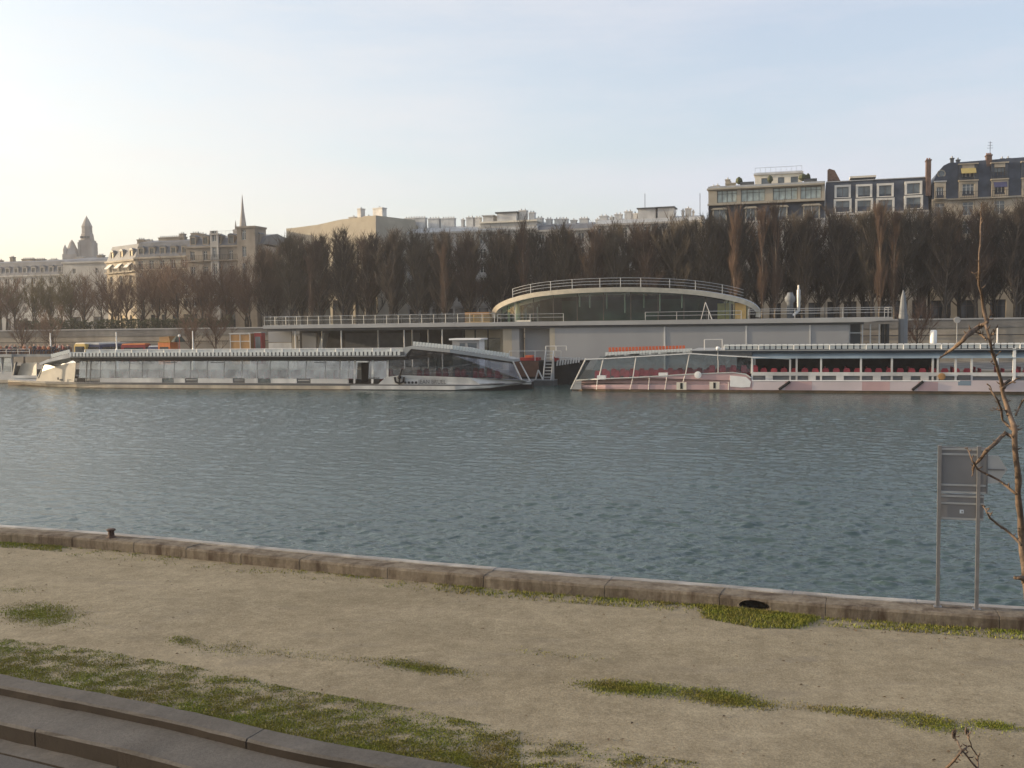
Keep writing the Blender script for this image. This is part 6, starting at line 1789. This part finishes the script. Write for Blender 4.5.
kf = Frame(KFr.w(KFr.u(229.5), 0), FA, 1.4); w_ = kf.u(250); zt = kf.z(240, 333)
t = thing('timber_kiosk', 'orange-brown panelled kiosk with white frame at the pier left end', 'kiosk', kf)
b = MB(); b.box(0, w_, .05, 2.2, 0, zt - .1, 'orange_pan'); b.build('panels', t)
b = MB()
for x in (0, w_ / 2 - .06, w_ - .12): b.box(x, x + .12, 0, .049, 0, zt - .1, 'white')
for z in (zt - 1.3, zt - .22): b.box(.121, w_ / 2 - .061, .01, .048, z, z + .11, 'white'); b.box(w_ / 2 + .061, w_ - .121, .01, .048, z, z + .11, 'white')
b.build('frame', t)
b = MB(); b.box(-.1, w_ + .1, -.1, 2.3, zt - .098, zt, 'white'); b.build('roof', t)
kf = Frame(KFr.w(KFr.u(253), .3), FA, 1.4); w_ = kf.u(261); zt = kf.z(257, 332)
t = thing('red_booth', 'narrow dark red booth between the timber kiosk and the pier', 'booth', kf)
b = MB(); b.box(0, w_, 0, 1.1, 0, zt - .15, 'redp'); b.build('body', t)
b = MB(); b.box(.15, w_ - .15, -.03, -.002, .2, zt - .7, 'pane_mid'); b.build('door', t)
b = MB(); b.box(-.08, w_ + .08, -.08, 1.18, zt - .148, zt, 'concrete'); b.build('roof', t)
for px_, ya, Y0, lab in ((50, 333, 121, 'white mooring pole rising above the crowded boat roof'), (116, 332, 121, 'white mooring pole between the navy and red coaches'), (192.5, 331, 121, 'white mooring pole right of the quay lamp'), (997.5, 328, 121, 'white mooring pole above the pale pink boat')):
    fr = Frame((0, Y0), FA, 0); kf = Frame(fr.w(fr.u(px_), 0), FA, 0); zt = kf.z(px_, ya)
    t = thing('mooring_pole', lab, 'pole', kf, 'white mooring poles')
    b = MB(); b.lathe((0, 0, 0), [(.16, -1), (.16, zt * .62), (.09, zt * .66), (.06, zt)], 'white_bright', 8); b.build('shaft', t)
    b = MB(); b.lathe((0, 0, 0), [(.24, 1.2), (.24, 1.5)], 'steel', 8); b.build('collar', t)
fr = Frame((0, 124), FA, 1.4); kf = Frame(fr.w(fr.u(933.5), 0), FA, 1.4); zt = kf.z(933.5, 330)
t = thing('white_tank', 'upright white tank on the quay beyond the pale pink boat', 'tank', kf)
b = MB(); b.lathe((0, 0, 0), [(.36, .6), (.36, zt - .1), (.25, zt)], 'white_bright', 14); b.build('vessel', t, True)
b = MB()
for a in range(3): b.tube([(.3 * math.cos(a * 2.1), .3 * math.sin(a * 2.1), 0), (.3 * math.cos(a * 2.1), .3 * math.sin(a * 2.1), .7)], .04, 'steel', 5)
b.build('stand', t)
fr = Frame((0, 145.4), FA, 1.4); kf = Frame(fr.w(fr.u(957), 0), FA, 1.4); zt = kf.z(957, 320)
t = thing('round_sign', 'pale round sign on a pole before the far embankment wall', 'sign', kf)
b = MB(); b.tube([(0, 0, 0), (0, 0, zt)], .05, 'steel', 6); b.build('pole', t)
b = MB(); b.lathe((0, 0, 0), [(.38, 0), (.42, .03), (.38, .06)], 'concrete', 18); o = b.build('disc', t, loc=(0, -.06, zt)); o.rotation_euler = (PI / 2, 0, 0)
kf = Frame(KFr.w(KFr.u(853), -11.5), FA, 1.4); w_ = kf.u(873)
t = thing('cable_reel', 'wooden cable reel shaped table on the quay behind the pale pink boat', 'table', Frame(PF.w(U(859, .2), .2), FA, 1.4))
b = MB(); b.lathe((0, 0, 0), [(.75, 1.5), (.75, 1.58)], 'orange_pan', 16); b.build('top', t)
b = MB(); b.lathe((0, 0, 0), [(.5, 0), (.2, .2), (.18, 1.3), (.4, 1.499)], 'cream_paint', 12); b.build('pedestal', t)

S.cycles.max_bounces = 8
S.cycles.transparent_max_bounces = 16
S.cycles.volume_bounces = 0
S.cycles.use_denoising = True
